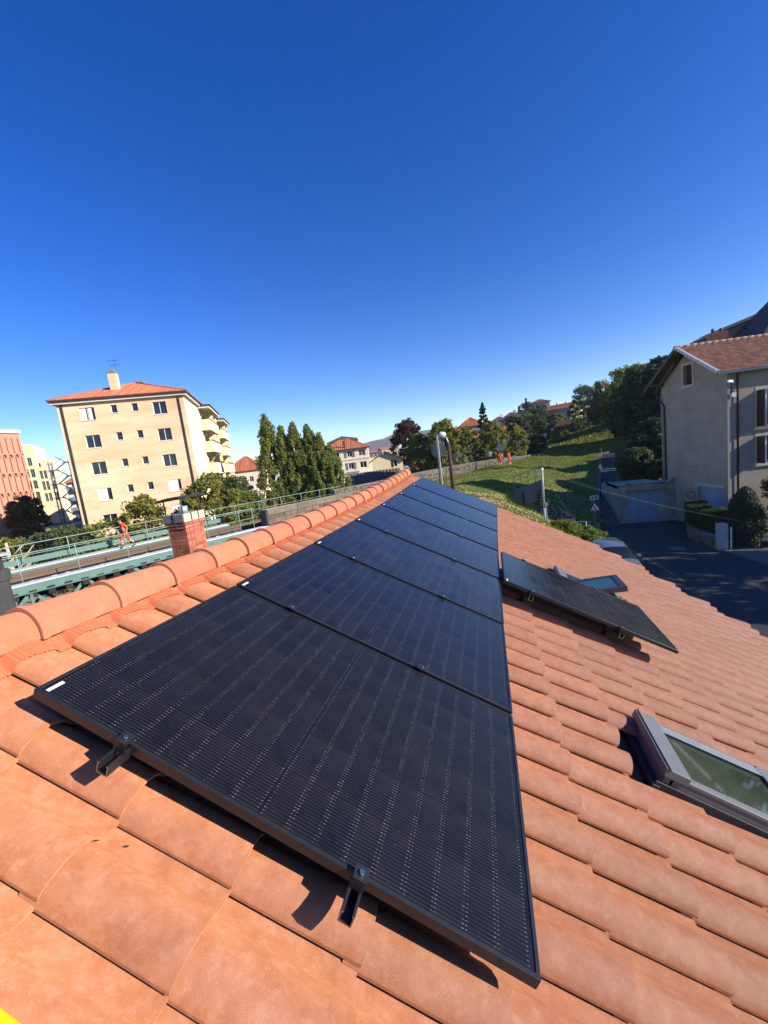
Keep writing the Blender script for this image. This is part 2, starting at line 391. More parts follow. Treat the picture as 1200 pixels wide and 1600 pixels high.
# metal clad chimney at the left edge
mc = MB(); mc.box((-6.06, -1.93, 4.2), (-5.60, -1.60, 6.22)); mc = mc.build('metal_chimney', M_dirtm, house, bevel=0.006)
b = MB(); b.box((-6.08, -1.95, 6.10), (-5.582, -1.58, 6.235)); b.build('chimney_collar', M_dirtm, mc, bevel=0.004)
b = MB(); b.box((-6.14, -2.02, 6.395), (-5.55, -1.56, 6.425), 0)
for x, y in ((-6.0, -1.91), (-5.64, -1.91), (-6.0, -1.63), (-5.64, -1.63)): b.box((x - .02, y - .02, 6.235), (x + .02, y + .02, 6.395), 1)
b.build('cowl', [M_zinc, M_dark], mc)

# skylights: in roof frame
M_skyglass = glass_mat('skylight_glass', (0.045, 0.058, 0.038), 0.04, 0.7)
M_sash = mat('dark_sash', (0.05, 0.052, 0.055), 0.45, c2=(0.035, 0.036, 0.04), scale=8, spec=.4)
M_skyblue = glass_mat('skylight_glass_open', (0.03, 0.085, 0.10), 0.05, 0.8)
def skylight(S, op, sg):
    u0, u1, v0, v1 = S
    fr = MB()
    for a, b in (((u0 + .05, v0), (u1 - .02, v0 + .045)), ((u0 + .05, v1 - .045), (u1 - .02, v1)), ((u0 + .02, v0), (u0 + .07, v1)), ((u1 - .06, v0), (u1 - .02, v1))):
        fr.box((a[0], a[1], -.24), (b[0], b[1], -.055))
    fr = fr.build('skylight', M_lead, house, bevel=0.004); L = rloc()
    fr.location = Vector(L) + Matrix.Rotation(SL, 3, 'Y') @ Vector((0, 0, -0.165 if op else -0.132)); fr.rotation_euler = (dsag((v0 + v1) / 2) * 0, SL, 0)
    fl = MB()
    zc = -0.105
    fl.box((u0 - .03, v0 - .02, zc - .16), (u0 + .015, v1 + .02, zc - .038)); fl.box((u1 - .02, v0 - .02, zc - .12), (u1 + .10, v1 + .03, zc - .075))
    fl.box((u0 - .02, v0 - .016, zc - .10), (u1, v0 - .006, zc - .012)); fl.box((u0 - .02, v1 + .010, zc - .16), (u1, v1 + .022, zc - .045))
    fl.build('flashing', M_dark, fr, bevel=0.004)
    cs_ = MB(); cs_.box((u0, v0 - .012, -.075), (u0 + .135, v1 + .012, -.022)); cs_.box((u0 + .012, v0 - .018, -.022), (u0 + .03, v1 + .018, -.012)); cs_.build('top_casing', M_lead, fr, bevel=0.006)
    if not op:
        c = MB()
        for y, w_ in ((v0 - .004, .052), (v1 - .075, .081)): c.box((u0 + .135, y, -.078), (u1 - .10, y + w_, -.052))
        c.box((u1 - .10, v0 - .008, -.09), (u1, v1 + .008, -.046)); c.build('side_casing', M_lead, fr, bevel=0.005)
        r = MB()
        for y in (v1 - .084, v1 - .060, v1 - .036): r.box((u0 + .137, y, -.0519), (u1 - .102, y + .009, -.046))
        r.build('aluminium_trim', M_zinc, fr)
        g = MB().box((u0 + .135, v0 + .048, -.085), (u1 - .10, v1 - .080, -.066)); g.build('pane', sg, fr)
        MB().box((u0 + .02, v0 + .02, -.20), (u1 - .03, v1 - .02, -.14)).build('reveal', M_dark, fr)
    else:
        pv = (u0 + 0.46, -0.075); ang = -R(33)
        def rot(u, v, h):
            du, dh = u - pv[0], h - pv[1]
            return (pv[0] + du * math.cos(ang) + dh * math.sin(ang), v, pv[1] - du * math.sin(ang) + dh * math.cos(ang))
        def rbox(m_, a, b):
            P = [rot(x, y, z) for z in (a[2], b[2]) for x, y in ((a[0], a[1]), (b[0], a[1]), (b[0], b[1]), (a[0], b[1]))]
            m_.add(P, [(3, 2, 1, 0), (4, 5, 6, 7), (0, 1, 5, 4), (1, 2, 6, 5), (2, 3, 7, 6), (3, 0, 4, 7)])
        s = MB(); h0, h1 = -.115, -.045
        for a, b in (((u0 + .15, v0 + .0, h0), (u1 - .03, v0 + .05, h1)), ((u0 + .15, v1 - .05, h0), (u1 - .03, v1, h1)), ((u1 - .10, v0 + .05, h0), (u1 - .03, v1 - .05, h1)), ((u0 + .15, v0 + .05, h0), (u0 + .21, v1 - .05, h1))): rbox(s, a, b)
        s = s.build('sash', M_sash, fr)
        g = MB(); rbox(g, (u0 + .21, v0 + .05, -.075), (u1 - .10, v1 - .05, -.056)); g.build('pane', sg, fr)
        pf = MB(); rng = random.Random(4)
        for k in range(14):
            a = rng.uniform(u1 - .10, u1 + .08); c = rng.uniform(v0 - .02, v0 + .2); z = rng.uniform(-.13, -.03); w = rng.uniform(.02, .05)
            pf.add([(a, c, z), (a + w, c + .02, z + .03), (a + w * .6, c + .06, z - .02), (a - .02, c + .05, z + .02)], [(0, 1, 2), (0, 2, 3)])
        pf.build('torn_film', mat('torn_film', (0.62, 0.45, 0.4), 0.3, c2=(0.75, 0.7, 0.68), scale=20), fr)
        MB().box((u0 + .02, v0 + .02, -.42), (u1 - .03, v1 - .02, -.235)).build('reveal', M_dark, fr)
    return fr
skylight(SKY1, False, M_skyglass); skylight(SKY2, True, M_skyblue)

# ------------------------------------------------------------------ solar panels
def pv_mat(name, base, wires=True):
    """dark cell; its printed wires follow the cell's own uv: 16 wires, brighter where they cross from cell to cell"""
    M = bpy.data.materials.new(name); M.use_nodes = True; n = M.node_tree.nodes; l = M.node_tree.links; P = n['Principled BSDF']
    def math_(op, a, b=None, c=None):
        q = n.new('ShaderNodeMath'); q.operation = op
        for i, x in enumerate((a, b, c)):
            if x is None: continue
            if isinstance(x, (int, float)): q.inputs[i].default_value = x
            else: l.new(x, q.inputs[i])
        return q.outputs[0]
    def rng_(x, a, b, c=0.0, d=1.0):
        q = n.new('ShaderNodeMapRange'); l.new(x, q.inputs[0])
        for i, v in zip((1, 2, 3, 4), (a, b, c, d)): q.inputs[i].default_value = v
        return q.outputs[0]
    tc = n.new('ShaderNodeTexCoord'); sp = n.new('ShaderNodeSeparateXYZ'); l.new(tc.outputs['UV'], sp.inputs[0])
    oi = n.new('ShaderNodeObjectInfo'); gi = n.new('ShaderNodeNewGeometry')
    rnd_ = math_('FRACT', math_('ADD', oi.outputs['Random'], gi.outputs['Random Per Island']))
    hs = n.new('ShaderNodeHueSaturation'); hs.inputs['Color'].default_value = (*base, 1); l.new(rng_(rnd_, 0, 1, .6, 1.4), hs.inputs['Value']); out = hs.outputs[0]
    ad = n.new('ShaderNodeVectorMath'); ad.operation = 'MULTIPLY_ADD'; ad.inputs[1].default_value = (13, 7, 5); l.new(oi.outputs['Random'], ad.inputs[0]); l.new(tc.outputs['Object'], ad.inputs[2])
    def mixc(f, col, o):
        mx = n.new('ShaderNodeMix'); mx.data_type = 'RGBA'; l.new(f, mx.inputs[0]); l.new(o, mx.inputs[6]); mx.inputs[7].default_value = (*col, 1); return mx.outputs[2]
    if wires:
        w = math_('PINGPONG', math_('ADD', math_('MULTIPLY', sp.outputs[1], 16), .5), .5)       # 0 on the wire
        line = rng_(w, 0.04, 0.075, 1, 0)
        nz = n.new('ShaderNodeTexNoise'); nz.inputs['Scale'].default_value = 11; nz.inputs['Detail'].default_value = 5; l.new(ad.outputs[0], nz.inputs['Vector'])
        vary = rng_(nz.outputs[0], .32, .66, .25, 1.0)
        out = mixc(math_('MULTIPLY', line, vary), (0.05, 0.05, 0.054), out)
        e = math_('PINGPONG', sp.outputs[0], .5)
        edge = rng_(e, 0.055, 0.085, 1, 0)
        nz2 = n.new('ShaderNodeTexNoise'); nz2.inputs['Scale'].default_value = 70; nz2.inputs['Detail'].default_value = 3; l.new(ad.outputs[0], nz2.inputs['Vector'])
        dash = math_('MULTIPLY', math_('MULTIPLY', rng_(w, 0.05, 0.085, 1, 0), edge), rng_(nz2.outputs[0], .38, .68, .08, 1.0))
        out = mixc(dash, (0.25, 0.245, 0.235), out)
    ds = n.new('ShaderNodeTexNoise'); ds.inputs['Scale'].default_value = 230; l.new(ad.outputs[0], ds.inputs['Vector'])
    out = mixc(rng_(ds.outputs[0], .72, .78, 0, .55), (0.3, 0.3, 0.31), out)
    d2 = n.new('ShaderNodeTexNoise'); d2.inputs['Scale'].default_value = 3.5; d2.inputs['Detail'].default_value = 6; l.new(tc.outputs['Object'], d2.inputs['Vector'])
    out = mixc(rng_(d2.outputs[0], .35, .75, 0, .035), (0.42, 0.38, 0.33), out)
    l.new(out, P.inputs['Base Color'])
    P.inputs['Roughness'].default_value = 0.5; P.inputs['Specular IOR Level'].default_value = 0.1
    P.inputs['Coat Weight'].default_value = 0.9; P.inputs['Coat IOR'].default_value = 1.37
    l.new(rng_(d2.outputs[0], .3, .7, .10, .2), P.inputs['Coat Roughness'])
    return M
M_cell = pv_mat('pv_cell', (0.0042, 0.0038, 0.0042))
M_back = pv_mat('pv_backsheet', (0.0025, 0.0027, 0.004), False)
def uv_cells(me):
    uv = me.uv_layers.new(name='UVMap')
    for i, lp in enumerate(uv.data): lp.uv = ((0, 0), (1, 0), (1, 1), (0, 1))[i % 4]
    return me
PW, PL, PT = 1.134, 1.722, 0.035
CW, CL = 0.1822, 0.0893
cell_me = MB().quad((0, 0, 0), (CL, 0, 0), (CL, CW, 0), (0, CW, 0)).mesh('solar_cell', M_cell); uv_cells(cell_me)
def cell_spots():
    for i in range(18):
        x = 0.022 + i * 0.0927 + (0.007 if i >= 9 else 0)
        for j in range(6): yield x, 0.0145 + j * 0.1842
frame_mb = MB(); fw = 0.0125
frame_mb.box((0, 0, -PT), (PL, fw, 0)); frame_mb.box((0, PW - fw, -PT), (PL, PW, 0)); frame_mb.box((0, fw, -PT), (fw, PW - fw, 0)); frame_mb.box((PL - fw, fw, -PT), (PL, PW - fw, 0))
frame_me = frame_mb.mesh('frame', M_black)
back_me = MB().box((fw, fw, -0.008), (PL - fw, PW - fw, -0.0035)).mesh('backsheet', M_back)
grid = MB()
for x, y in cell_spots(): grid.quad((x, y, -0.0028), (x + CL, y, -0.0028), (x + CL, y + CW, -0.0028), (x, y + CW, -0.0028))
grid_me = uv_cells(grid.mesh('cell_grid', M_cell))
stk = MB().box((0.028, 0.018, -0.0026), (0.040, 0.074, -0.0016)).mesh('sticker', M_label)
def panel(label, u, v, h, cells, group=None, flip=False):
    P = Matrix.Rotation(SL, 3, 'Y') @ Vector((u, v, h)) + Vector(RO)
    e = (Matrix.Rotation(SL, 3, 'Y') @ Matrix.Rotation(dsag(v + PW / 2), 3, 'X')).to_euler()
    t = thing('solar_panel', label, 'solar panel', P, rot=e, group='black solar panels on the tile roof')
    f = link_copy('frame', frame_me, t); md = f.modifiers.new('bevel', 'BEVEL'); md.width = 0.0012; md.segments = 1
    b = link_copy('backsheet', back_me, t); link_copy('sticker', stk, t)
    if cells:
        for x, y in cell_spots(): link_copy('solar_cell', cell_me, t, (x, y, -0.0028))
    else: tag(link_copy('cell_grid', grid_me, t), kind='stuff')
    return t
PITCH = 1.154
ords = ['nearest black solar panel, its front edge clamped above the foreground tiles', 'second solar panel from the front of the long row', 'third solar panel from the front of the long row', 'middle solar panel of the long row of seven',
        'fifth solar panel of the long row, counted from the front', 'last but one solar panel of the long row, near the far gable', 'farthest solar panel of the long row, at the far gable']
for k in range(7):
    v = k * PITCH + 0.003
    panel(ords[k], 0, v, sag(v + PW / 2) , k < 2)
panel('single solar panel set lower on the slope, beside the long row', 1.738, 3.285, -0.03, False)

def rail_thing(label, u, v0, v1, hoff, clamps, ends):
    base = Vector((u, v0, 0)); rot = Matrix.Rotation(SL, 3, 'Y')
    def hh(v): return (sag(v) if hoff is None else hoff)
    t = thing('mounting_rail', label, 'mounting rail', rot @ Vector((u, v0, hh(v0))) + Vector(RO), rot=(0, SL, 0), group='rails under the solar panels')
    def loc(x, v, z): return (x, v - v0, z + hh(v) - hh(v0))
    r = MB(); n = max(2, int((v1 - v0) / 0.58) + 1); T, Bt = -PT - 0.001, -PT - 0.040
    sec = [(-.02, T), (-.0125, T), (-.0125, T - .004), (-.0165, T - .004), (-.0165, Bt + .0035), (.0165, Bt + .0035), (.0165, T - .004), (.0125, T - .004), (.0125, T), (.02, T), (.02, Bt), (-.02, Bt)]
    m_ = len(sec); vv = []
    for i in range(n):
        v = v0 + (v1 - v0) * i / (n - 1); vv += [loc(x, v, z) for x, z in sec]
    r.add(vv, [(i * m_ + k, i * m_ + (k + 1) % m_, (i + 1) * m_ + (k + 1) % m_, (i + 1) * m_ + k) for i in range(n - 1) for k in range(m_)])
    r.f += [list(range(m_)), list(range((n - 1) * m_, n * m_))[::-1]]; r.mi += [1, 1]; r.sm += [False, False]
    r.build('channel', [M_black, M_steel], t, fix=True)
    v = v0 + 0.35
    hk = MB()
    while v < v1:
        hk.box(loc(-.015, v, -.30), loc(.015, v + .03, Bt - .002)); v += 1.0
    hk.build('roof_hook', M_black, t)
    for v in clamps:
        c = MB().box(loc(-.025, v - .021, .001), loc(.025, v + .021, .005)).build('mid_clamp', M_black, t)
        MB().tube([loc(0, v, .005), loc(0, v, .011)], 0.0065, 8).build('bolt', M_steel, c)
    for v, s in ends:
        c = MB(); ya, yb = (v - .030, v + .012) if s > 0 else (v - .012, v + .030)
        a, b_ = loc(-.021, ya, .001), loc(.021, yb, .0055); c.box(a, b_)
        yw = (v - .030, v - .026) if s > 0 else (v + .026, v + .030)
        c.box(loc(-.021, yw[0], T + .001), loc(.021, yw[1], .001)); c = c.build('end_clamp', M_black, t)
        yc = v - .011 if s > 0 else v + .011
        MB().tube([loc(0, yc, .0055), loc(0, yc, .0125)], 0.0078, 8).build('bolt', M_steel, c)
    return t
mids = [k * PITCH - 0.0075 for k in range(1, 7)]
rail_thing('upper black mounting rail under the long row, nearer the ridge', 0.385, -0.080, 8.12, None, mids, [(0.003, 1), (VE - 0.017, -1)])
rail_thing('lower black mounting rail under the long row, its open end above the foreground tiles', 1.200, -0.088, 8.12, None, mids, [(0.003, 1), (VE - 0.017, -1)])
rail_thing('upper rail under the single low panel, next to the long row', 2.03, 3.20, 4.50, -0.03, [], [(3.285, 1), (4.419, -1)])
rail_thing('lower rail under the single low panel, farther down the slope', 2.92, 3.20, 4.50, -0.03, [], [(3.285, 1), (4.419, -1)])

# small things lying on the roof
def on_roof(u, v, h): return Matrix.Rotation(SL, 3, 'Y') @ Vector((u, v, h + sag(v))) + Vector(RO)
M_yel = mat('yellow_plastic', (0.85, 0.5, 0.005), 0.45, c2=(0.8, 0.44, 0.005), scale=8)
t = thing('yellow_spirit_level', 'bright yellow straight tool lying on the tiles in the near left corner', 'tool', on_roof(0.66, -0.526, -0.128), rot=(0, SL, 0))
b = MB(); b.box((-.30, -.03, -.012), (.62, .03, .012)); b.build('body', M_yel, t, bevel=0.004)
b = MB(); b.box((-.312, -.031, -.013), (-.300, .031, .013)); b.box((.62, -.031, -.013), (.632, .031, .013)); b.build('end_cap', M_dark, t)
M_dleaf = mat('dry_leaf', (0.4, 0.2, 0.07), 0.8, c2=(0.3, 0.14, 0.05), scale=60)
def leaf(label, u, v, h, s, rz):
    b = MB(); pts = [(-1, 0, .1), (-.4, .42, .22), (.3, .36, .16), (1, 0, .3), (.3, -.36, .2), (-.4, -.42, .25), (0, 0, 0)]
    b.add([(x * s, y * s, z * s) for x, y, z in pts], [(0, 6, 1), (1, 6, 2), (2, 6, 3), (3, 6, 4), (4, 6, 5), (5, 6, 0)])
    o = b.build('dry_leaf', M_dleaf); o.location = on_roof(u, v, h); o.rotation_euler = (0, SL, rz); tag(o, label, 'leaf')
leaf('small curled brown leaf on the pan of a foreground tile', 0.565, -0.112, -0.203, 0.010, 0.8)

# ================================================================== GROUND, STREET, BANK, HILLS
M_ground = mat('town_ground', (0.16, 0.15, 0.12), 0.95, c2=(0.09, 0.11, 0.05), scale=0.05, bump=0.2, bscale=2)
M_asph = mat('asphalt', (0.05, 0.05, 0.053), 0.92, c2=(0.075, 0.073, 0.07), scale=0.9, bump=0.35, bscale=90, contrast=0.35)
M_pave = mat('pavement_asphalt', (0.16, 0.155, 0.15), 0.92, c2=(0.12, 0.115, 0.11), scale=2.5, bump=0.3, bscale=70)
def grass_mat():
    M = mat('grass_ground', (0.15, 0.205, 0.032), 0.95, c2=(0.22, 0.215, 0.055), scale=0.55, contrast=0.2, detail=8, bump=0.9, bscale=9)
    n = M.node_tree.nodes; l = M.node_tree.links; P = n['Principled BSDF']
    src = P.inputs['Base Color'].links[0].from_socket
    tc = n.new('ShaderNodeTexCoord')
    nz = n.new('ShaderNodeTexNoise'); nz.inputs['Scale'].default_value = 0.35; nz.inputs['Detail'].default_value = 7; l.new(tc.outputs['Object'], nz.inputs[0])
    ds = n.new('ShaderNodeVectorMath'); ds.operation = 'DISTANCE'; ds.inputs[1].default_value = (0.2, 22.5, 3.8); l.new(tc.outputs['Object'], ds.inputs[0])
    sb = n.new('ShaderNodeMath'); sb.operation = 'MULTIPLY_ADD'; sb.inputs[1].default_value = -7.0; l.new(nz.outputs[0], sb.inputs[0]); l.new(ds.outputs['Value'], sb.inputs[2])
    mr = n.new('ShaderNodeMapRange'); mr.inputs[1].default_value = 2.2; mr.inputs[2].default_value = 0.0; l.new(sb.outputs[0], mr.inputs[0])
    mx = n.new('ShaderNodeMix'); mx.data_type = 'RGBA'; l.new(mr.outputs[0], mx.inputs[0]); l.new(src, mx.inputs[6]); mx.inputs[7].default_value = (0.34, 0.25, 0.12, 1)
    l.new(mx.outputs[2], P.inputs['Base Color'])
    return M
M_grass = grass_mat()
ang = [2 * math.pi * k / 64 for k in range(64)]
gd = MB(); vsx = [(0, 0, -0.25)]; rr = [60, 200, 700, 2200, 3950]
for r in rr: vsx += [(r * math.cos(a), r * math.sin(a), -0.25) for a in ang]
gd.add(vsx, [(0, 1 + k, 1 + (k + 1) % 64) for k in range(64)] + [(1 + i * 64 + k, 1 + (i + 1) * 64 + k, 1 + (i + 1) * 64 + (k + 1) % 64, 1 + i * 64 + (k + 1) % 64) for i in range(4) for k in range(64)])
tag(gd.build('ground', M_ground), kind='structure')
st = MB()
st.add([(2.05, -25, 0), (60, -25, 0), (60, 24.2, 0), (13.2, 27.6, 0), (13.0, 32.3, 0), (8.6, 32.4, 0), (2.0, 31.2, 0)], [(0, 1, 2, 3, 4, 5, 6)])
tag(st.build('street', M_asph), kind='structure')
pv = MB(); pv.prism([(10.9, 24.0), (11.5, 21.2), (40, 15.2), (40, 18.4), (12.6, 23.9)], lambda x, y, k: (x, y, 0.004 + 0.11 * k))
tag(pv.build('pavement', M_pave, fix=True), kind='structure')
M_yline = mat('yellow_road_paint', (0.42, 0.28, 0.06), 0.8, c2=(0.10, 0.085, 0.05), scale=5, contrast=.15)
yl = MB(); pts = [(5.86, 26.9), (7.0, 26.3), (7.25, 24.0), (7.5, 21.4), (7.58, 19.6)]
for (a, b), (c, d) in zip(pts, pts[1:]):
    n = Vector((d - b, a - c)).normalized() * 0.045
    yl.quad((a - n.x, b - n.y, .006), (a + n.x, b + n.y, .006), (c + n.x, d + n.y, .006), (c - n.x, d - n.y, .006))
tag(yl.build('road_marking', M_yline, fix=True), kind='structure')

# --- grass bank: heights from surveyed points (thin plate spline)
BP = [(-3.3, 19.7, 4.6), (-2.8, 25.9, 4.2), (-1.0, 20, 4.0), (-.35, 16, 4.1), (-2.6, 34.9, 3.9), (-.6, 35, 3.85), (1.4, 47, 3.7), (-1.1, 26, 3.9), (.8, 22, 3.35), (2.2, 23.9, 2.35), (4.5, 26.1, .95), (5.7, 27.4, .2),
      (.5, 40, 3.65), (6.6, 57.6, 4.08), (7.6, 49.4, 3.2), (7.35, 41.35, 2.0), (5.64, 37.6, 1.95), (5.7, 32.6, 1.1), (3.7, 31.6, 2.3), (1.7, 31.4, 3.3), (11.75, 56.8, 3.3), (17.1, 73, 4.8), (12.9, 70.8, 4.4), (20.1, 79.5, 4.6),
      (10.6, 74.3, 4.6), (4.7, 54.8, 3.85), (6.9, 31.6, .5), (0.9, 51, 3.9), (-2.6, 50.9, 3.7), (-5.7, 47.2, 3.5), (-8.5, 43, 3.5), (-12, 38, 3.5), (-13.6, 34, 3.5), (-10, 29, 3.5), (-12, 26, 3.5), (-6, 30, 3.8), (-6, 22, 4.0), (-4, 14, 4.0), (0.6, 10.6, 3.6), (2.6, 12, 2.2), (3.6, 18, 1.9), (2.6, 20, 2.5),
      (1, 10, 3.3), (-8, 20, 3.7), (4.2, 22, 1.3), (5.0, 24, .6), (7.8, 33.5, .4), (8.9, 37.6, 1.55), (10.2, 43, 2.45), (12.2, 50, 3.5), (14.8, 60, 3.9), (16, 66, 4.4),
      (7.5, 65.6, 3.9), (10.4, 74.3, 4.7), (13, 85, 5.0), (14.6, 108, 5.7), (22, 185, 11.4), (33, 188, 10.9), (15, 82.4, 5.0), (24, 86, 7.5), (30, 110, 8.5), (40, 90, 8), (45, 140, 12), (60, 110, 12), (30, 70, 7.5), (22, 60, 4.5), (18, 50, 3.6), (60, 60, 7), (70, 185, 15), (80, 240, 16), (80, 130, 12), (38, 230, 14), (10, 230, 11), (-10, 230, 8), (-20, 150, 4), (-8, 108, 3), (2, 92, 3.6), (6, 82, 3.9)]
BP = np.array(BP)
def tps_fit(P):
    n = len(P); d = np.hypot(P[:, None, 0] - P[None, :, 0], P[:, None, 1] - P[None, :, 1]); K = np.where(d > 0, d * d * np.log(d + 1e-9), 0) + np.eye(n) * 0.6
    Q = np.c_[np.ones(n), P[:, :2]]; A = np.block([[K, Q], [Q.T, np.zeros((3, 3))]])
    return np.linalg.solve(A, np.r_[P[:, 2], 0, 0, 0])
TW_ = tps_fit(BP)
def terr(x, y):
    x = np.asarray(x, float); y = np.asarray(y, float)
    d = np.hypot(x[..., None] - BP[:, 0], y[..., None] - BP[:, 1])
    return (np.where(d > 0, d * d * np.log(d + 1e-9), 0) * TW_[:-3]).sum(-1) + TW_[-3] + TW_[-2] * x + TW_[-1] * y
def tz(x, y): return float(terr(np.array([x]), np.array([y]))[0])
RBX, RBY = -18.5, 15.0; SB, CB = math.sin(R(27.5)), math.cos(R(27.5))     # railway line: start and bearing 27.5
def rail_side(x, y): return -(x - RBX) * CB + (y - RBY) * SB              # >0 to the left of the near railing
def right_lim(y):
    ys = [8, 14, 22, 27.6, 31.0, 33.0, 37.6, 43, 50, 60, 66, 80]; xs = [2.0, 3.6, 5.2, 6.4, 6.9, 7.8, 9.0, 10.4, 12.3, 14.9, 30, 85]
    return np.interp(y, ys, xs)
WL = [(-13.8, 33.79), (-11.31, 38.37), (-8.23, 43.22), (-5.59, 47.17), (0.45, 55.0), (7.47, 65.58), (10.38, 74.28), (10, 90), (-14, 100), (-30, 240)]
def left_lim(y):
    b = RBX + (y - RBY) * SB / CB + 0.3
    w = np.interp(y, [p[1] for p in WL], [p[0] for p in WL])
    return np.where(y < 23.2, np.maximum(b, -13), np.where(y < 33.8, np.interp(y, [23.2, 33.8], [-14.0, -14.0]), w + 0.12))
ys = np.r_[np.arange(8.0, 62, 0.45), np.arange(62, 110, 1.2), np.arange(110, 262, 4)]
NX = 70; V = []
for y in ys:
    a, b = float(left_lim(y)), float(right_lim(y)); V.append(np.stack([np.linspace(a, b, NX), np.full(NX, y)], 1))
V = np.concatenate(V); Z = terr(V[:, 0], V[:, 1])
Z += 0.10 * np.sin(V[:, 0] * 1.7 + 2 * np.sin(V[:, 1] * .6)) * np.sin(V[:, 1] * 1.3 + np.sin(V[:, 0])) * np.clip((V[:, 1] - 14) / 8, 0, 1)
pk = (V[:, 1] < 30.75) & (V[:, 1] > 27.6) & (V[:, 0] > 2.4)
# the sunken path between the bank and the dry stone wall
path = np.clip((V[:, 0] - 0.6) / 2.2, 0, 1) * np.clip(1 - np.abs(V[:, 1] - (28.9 + 0 * V[:, 0])) / 2.1, 0, 1)
Z = Z * (1 - np.clip(path * 2.2, 0, 1)) + (0.15) * np.clip(path * 2.2, 0, 1)
Z = np.maximum(Z, -0.2)
N = len(ys); I = np.arange(N * NX).reshape(N, NX)
F = np.stack([I[:-1, :-1], I[:-1, 1:], I[1:, 1:], I[1:, :-1]], -1).reshape(-1, 4)
tag(np_obj('grass_bank', np.c_[V, Z], F, M_grass, smooth=True), kind='structure')
# blades: tufts of grass over the nearer bank
M_blade = mat('grass_blades', (0.17, 0.235, 0.034), 0.7, c2=(0.26, 0.25, 0.06), scale=0.5, isl=0.35, transl=0.5, contrast=0.2)
nb = 90000; yy = 12 + (62 - 12) * RNG.random(nb) ** 0.9; xx = left_lim(yy) + 0.2 + (right_lim(yy) - left_lim(yy) - 0.3) * RNG.random(nb)
hz = terr(xx, yy); pth = np.clip((xx - 0.6) / 2.2, 0, 1) * np.clip(1 - np.abs(yy - 28.9) / 2.1, 0, 1)
ok = (pth < 0.05) & ~((xx < -1) & (yy > 30) & (rail_side(xx, yy) > 0.5) & (yy < 44)) & (hz > 0.1)
xx, yy, hz = xx[ok], yy[ok], hz[ok]; n = len(xx)
hz = hz + 0.10 * np.sin(xx * 1.7 + 2 * np.sin(yy * .6)) * np.sin(yy * 1.3 + np.sin(xx)) * np.clip((yy - 14) / 8, 0, 1)
a = RNG.random(n) * 6.28; hh = 0.03 + 0.10 * RNG.random(n) ** 2; w = 0.03 + 0.05 * RNG.random(n); lean = RNG.normal(0, 0.08, (n, 2))
dx, dy = np.cos(a) * w, np.sin(a) * w
T = np.stack([np.stack([xx - dx, yy - dy, hz - .03], 1), np.stack([xx + dx, yy + dy, hz - .03], 1), np.stack([xx + lean[:, 0], yy + lean[:, 1], hz + hh], 1)], 1).reshape(-1, 3)
n0 = len(T)
y2 = 60 + 55 * RNG.random(26000) ** .9; x2 = left_lim(y2) + (np.minimum(right_lim(y2), 32) - left_lim(y2)) * RNG.random(26000); z2 = terr(x2, y2); a = RNG.random(26000) * 6.28; w = .12 + .14 * RNG.random(26000); hh = .12 + .3 * RNG.random(26000) ** 2
T = np.concatenate([T, np.stack([np.stack([x2 - np.cos(a) * w, y2 - np.sin(a) * w, z2 - .05], 1), np.stack([x2 + np.cos(a) * w, y2 + np.sin(a) * w, z2 - .05], 1), np.stack([x2 + .1 * np.sin(a * 3), y2, z2 + hh], 1)], 1).reshape(-1, 3)]); n = len(T) // 3
go = np_obj('grass', T, np.arange(3 * n).reshape(-1, 3), M_blade, loop=3); tag(go, 'grass growing on the sunlit railway bank', 'grass', kind='stuff')

# --- far hill ridges
M_hill = mat('wooded_hill', (0.05, 0.062, 0.03), 0.95, c2=(0.13, 0.115, 0.06), scale=0.012, detail=9, contrast=0.18, bump=1.0, bscale=0.03)
def ridge_hill(name, pts, depth, base=-1.0):
    """pts: bearing, distance, crest height"""
    b = np.array([p[0] for p in pts]); nb_ = 90; bb = np.linspace(b[0], b[-1], nb_); D = np.interp(bb, b, [p[1] for p in pts]); H = np.interp(bb, b, [p[2] for p in pts])
    H = H * (1 + 0.02 * np.sin(bb * 9) + 0.015 * np.sin(bb * 23 + 1)); V = []; m_ = 14
    for i in range(nb_):
        for j in range(m_):
            t = j / (m_ - 1); r = D[i] - depth * (1 - t) if t <= 1 else D[i]
            V.append((math.sin(R(bb[i])) * r, math.cos(R(bb[i])) * r, base + (H[i] - base) * (t ** 1.4) * (1 + 0.06 * math.sin(i * .7 + j * 1.3) * (1 - t))))
        V.append((math.sin(R(bb[i])) * (D[i] + depth * .8), math.cos(R(bb[i])) * (D[i] + depth * .8), base))
    m_ += 1; I = np.arange(nb_ * m_).reshape(nb_, m_)
    F = np.stack([I[:-1, :-1], I[1:, :-1], I[1:, 1:], I[:-1, 1:]], -1).reshape(-1, 4)
    tag(np_obj(name, V, F, M_hill, smooth=True), kind='structure')
ridge_hill('hills', [(-75, 3000, 90), (-50, 2900, 70), (-38, 2800, 48), (-34, 2700, 55), (-30, 2600, 62), (-24, 2500, 66), (-19.5, 2400, 76), (-17, 2300, 84), (-15.5, 2250, 90), (-14, 2200, 95), (-13, 2150, 108), (-10, 2100, 104), (-4, 2000, 95), (6, 1900, 96), (25, 1800, 85), (60, 1700, 70)], 1100)

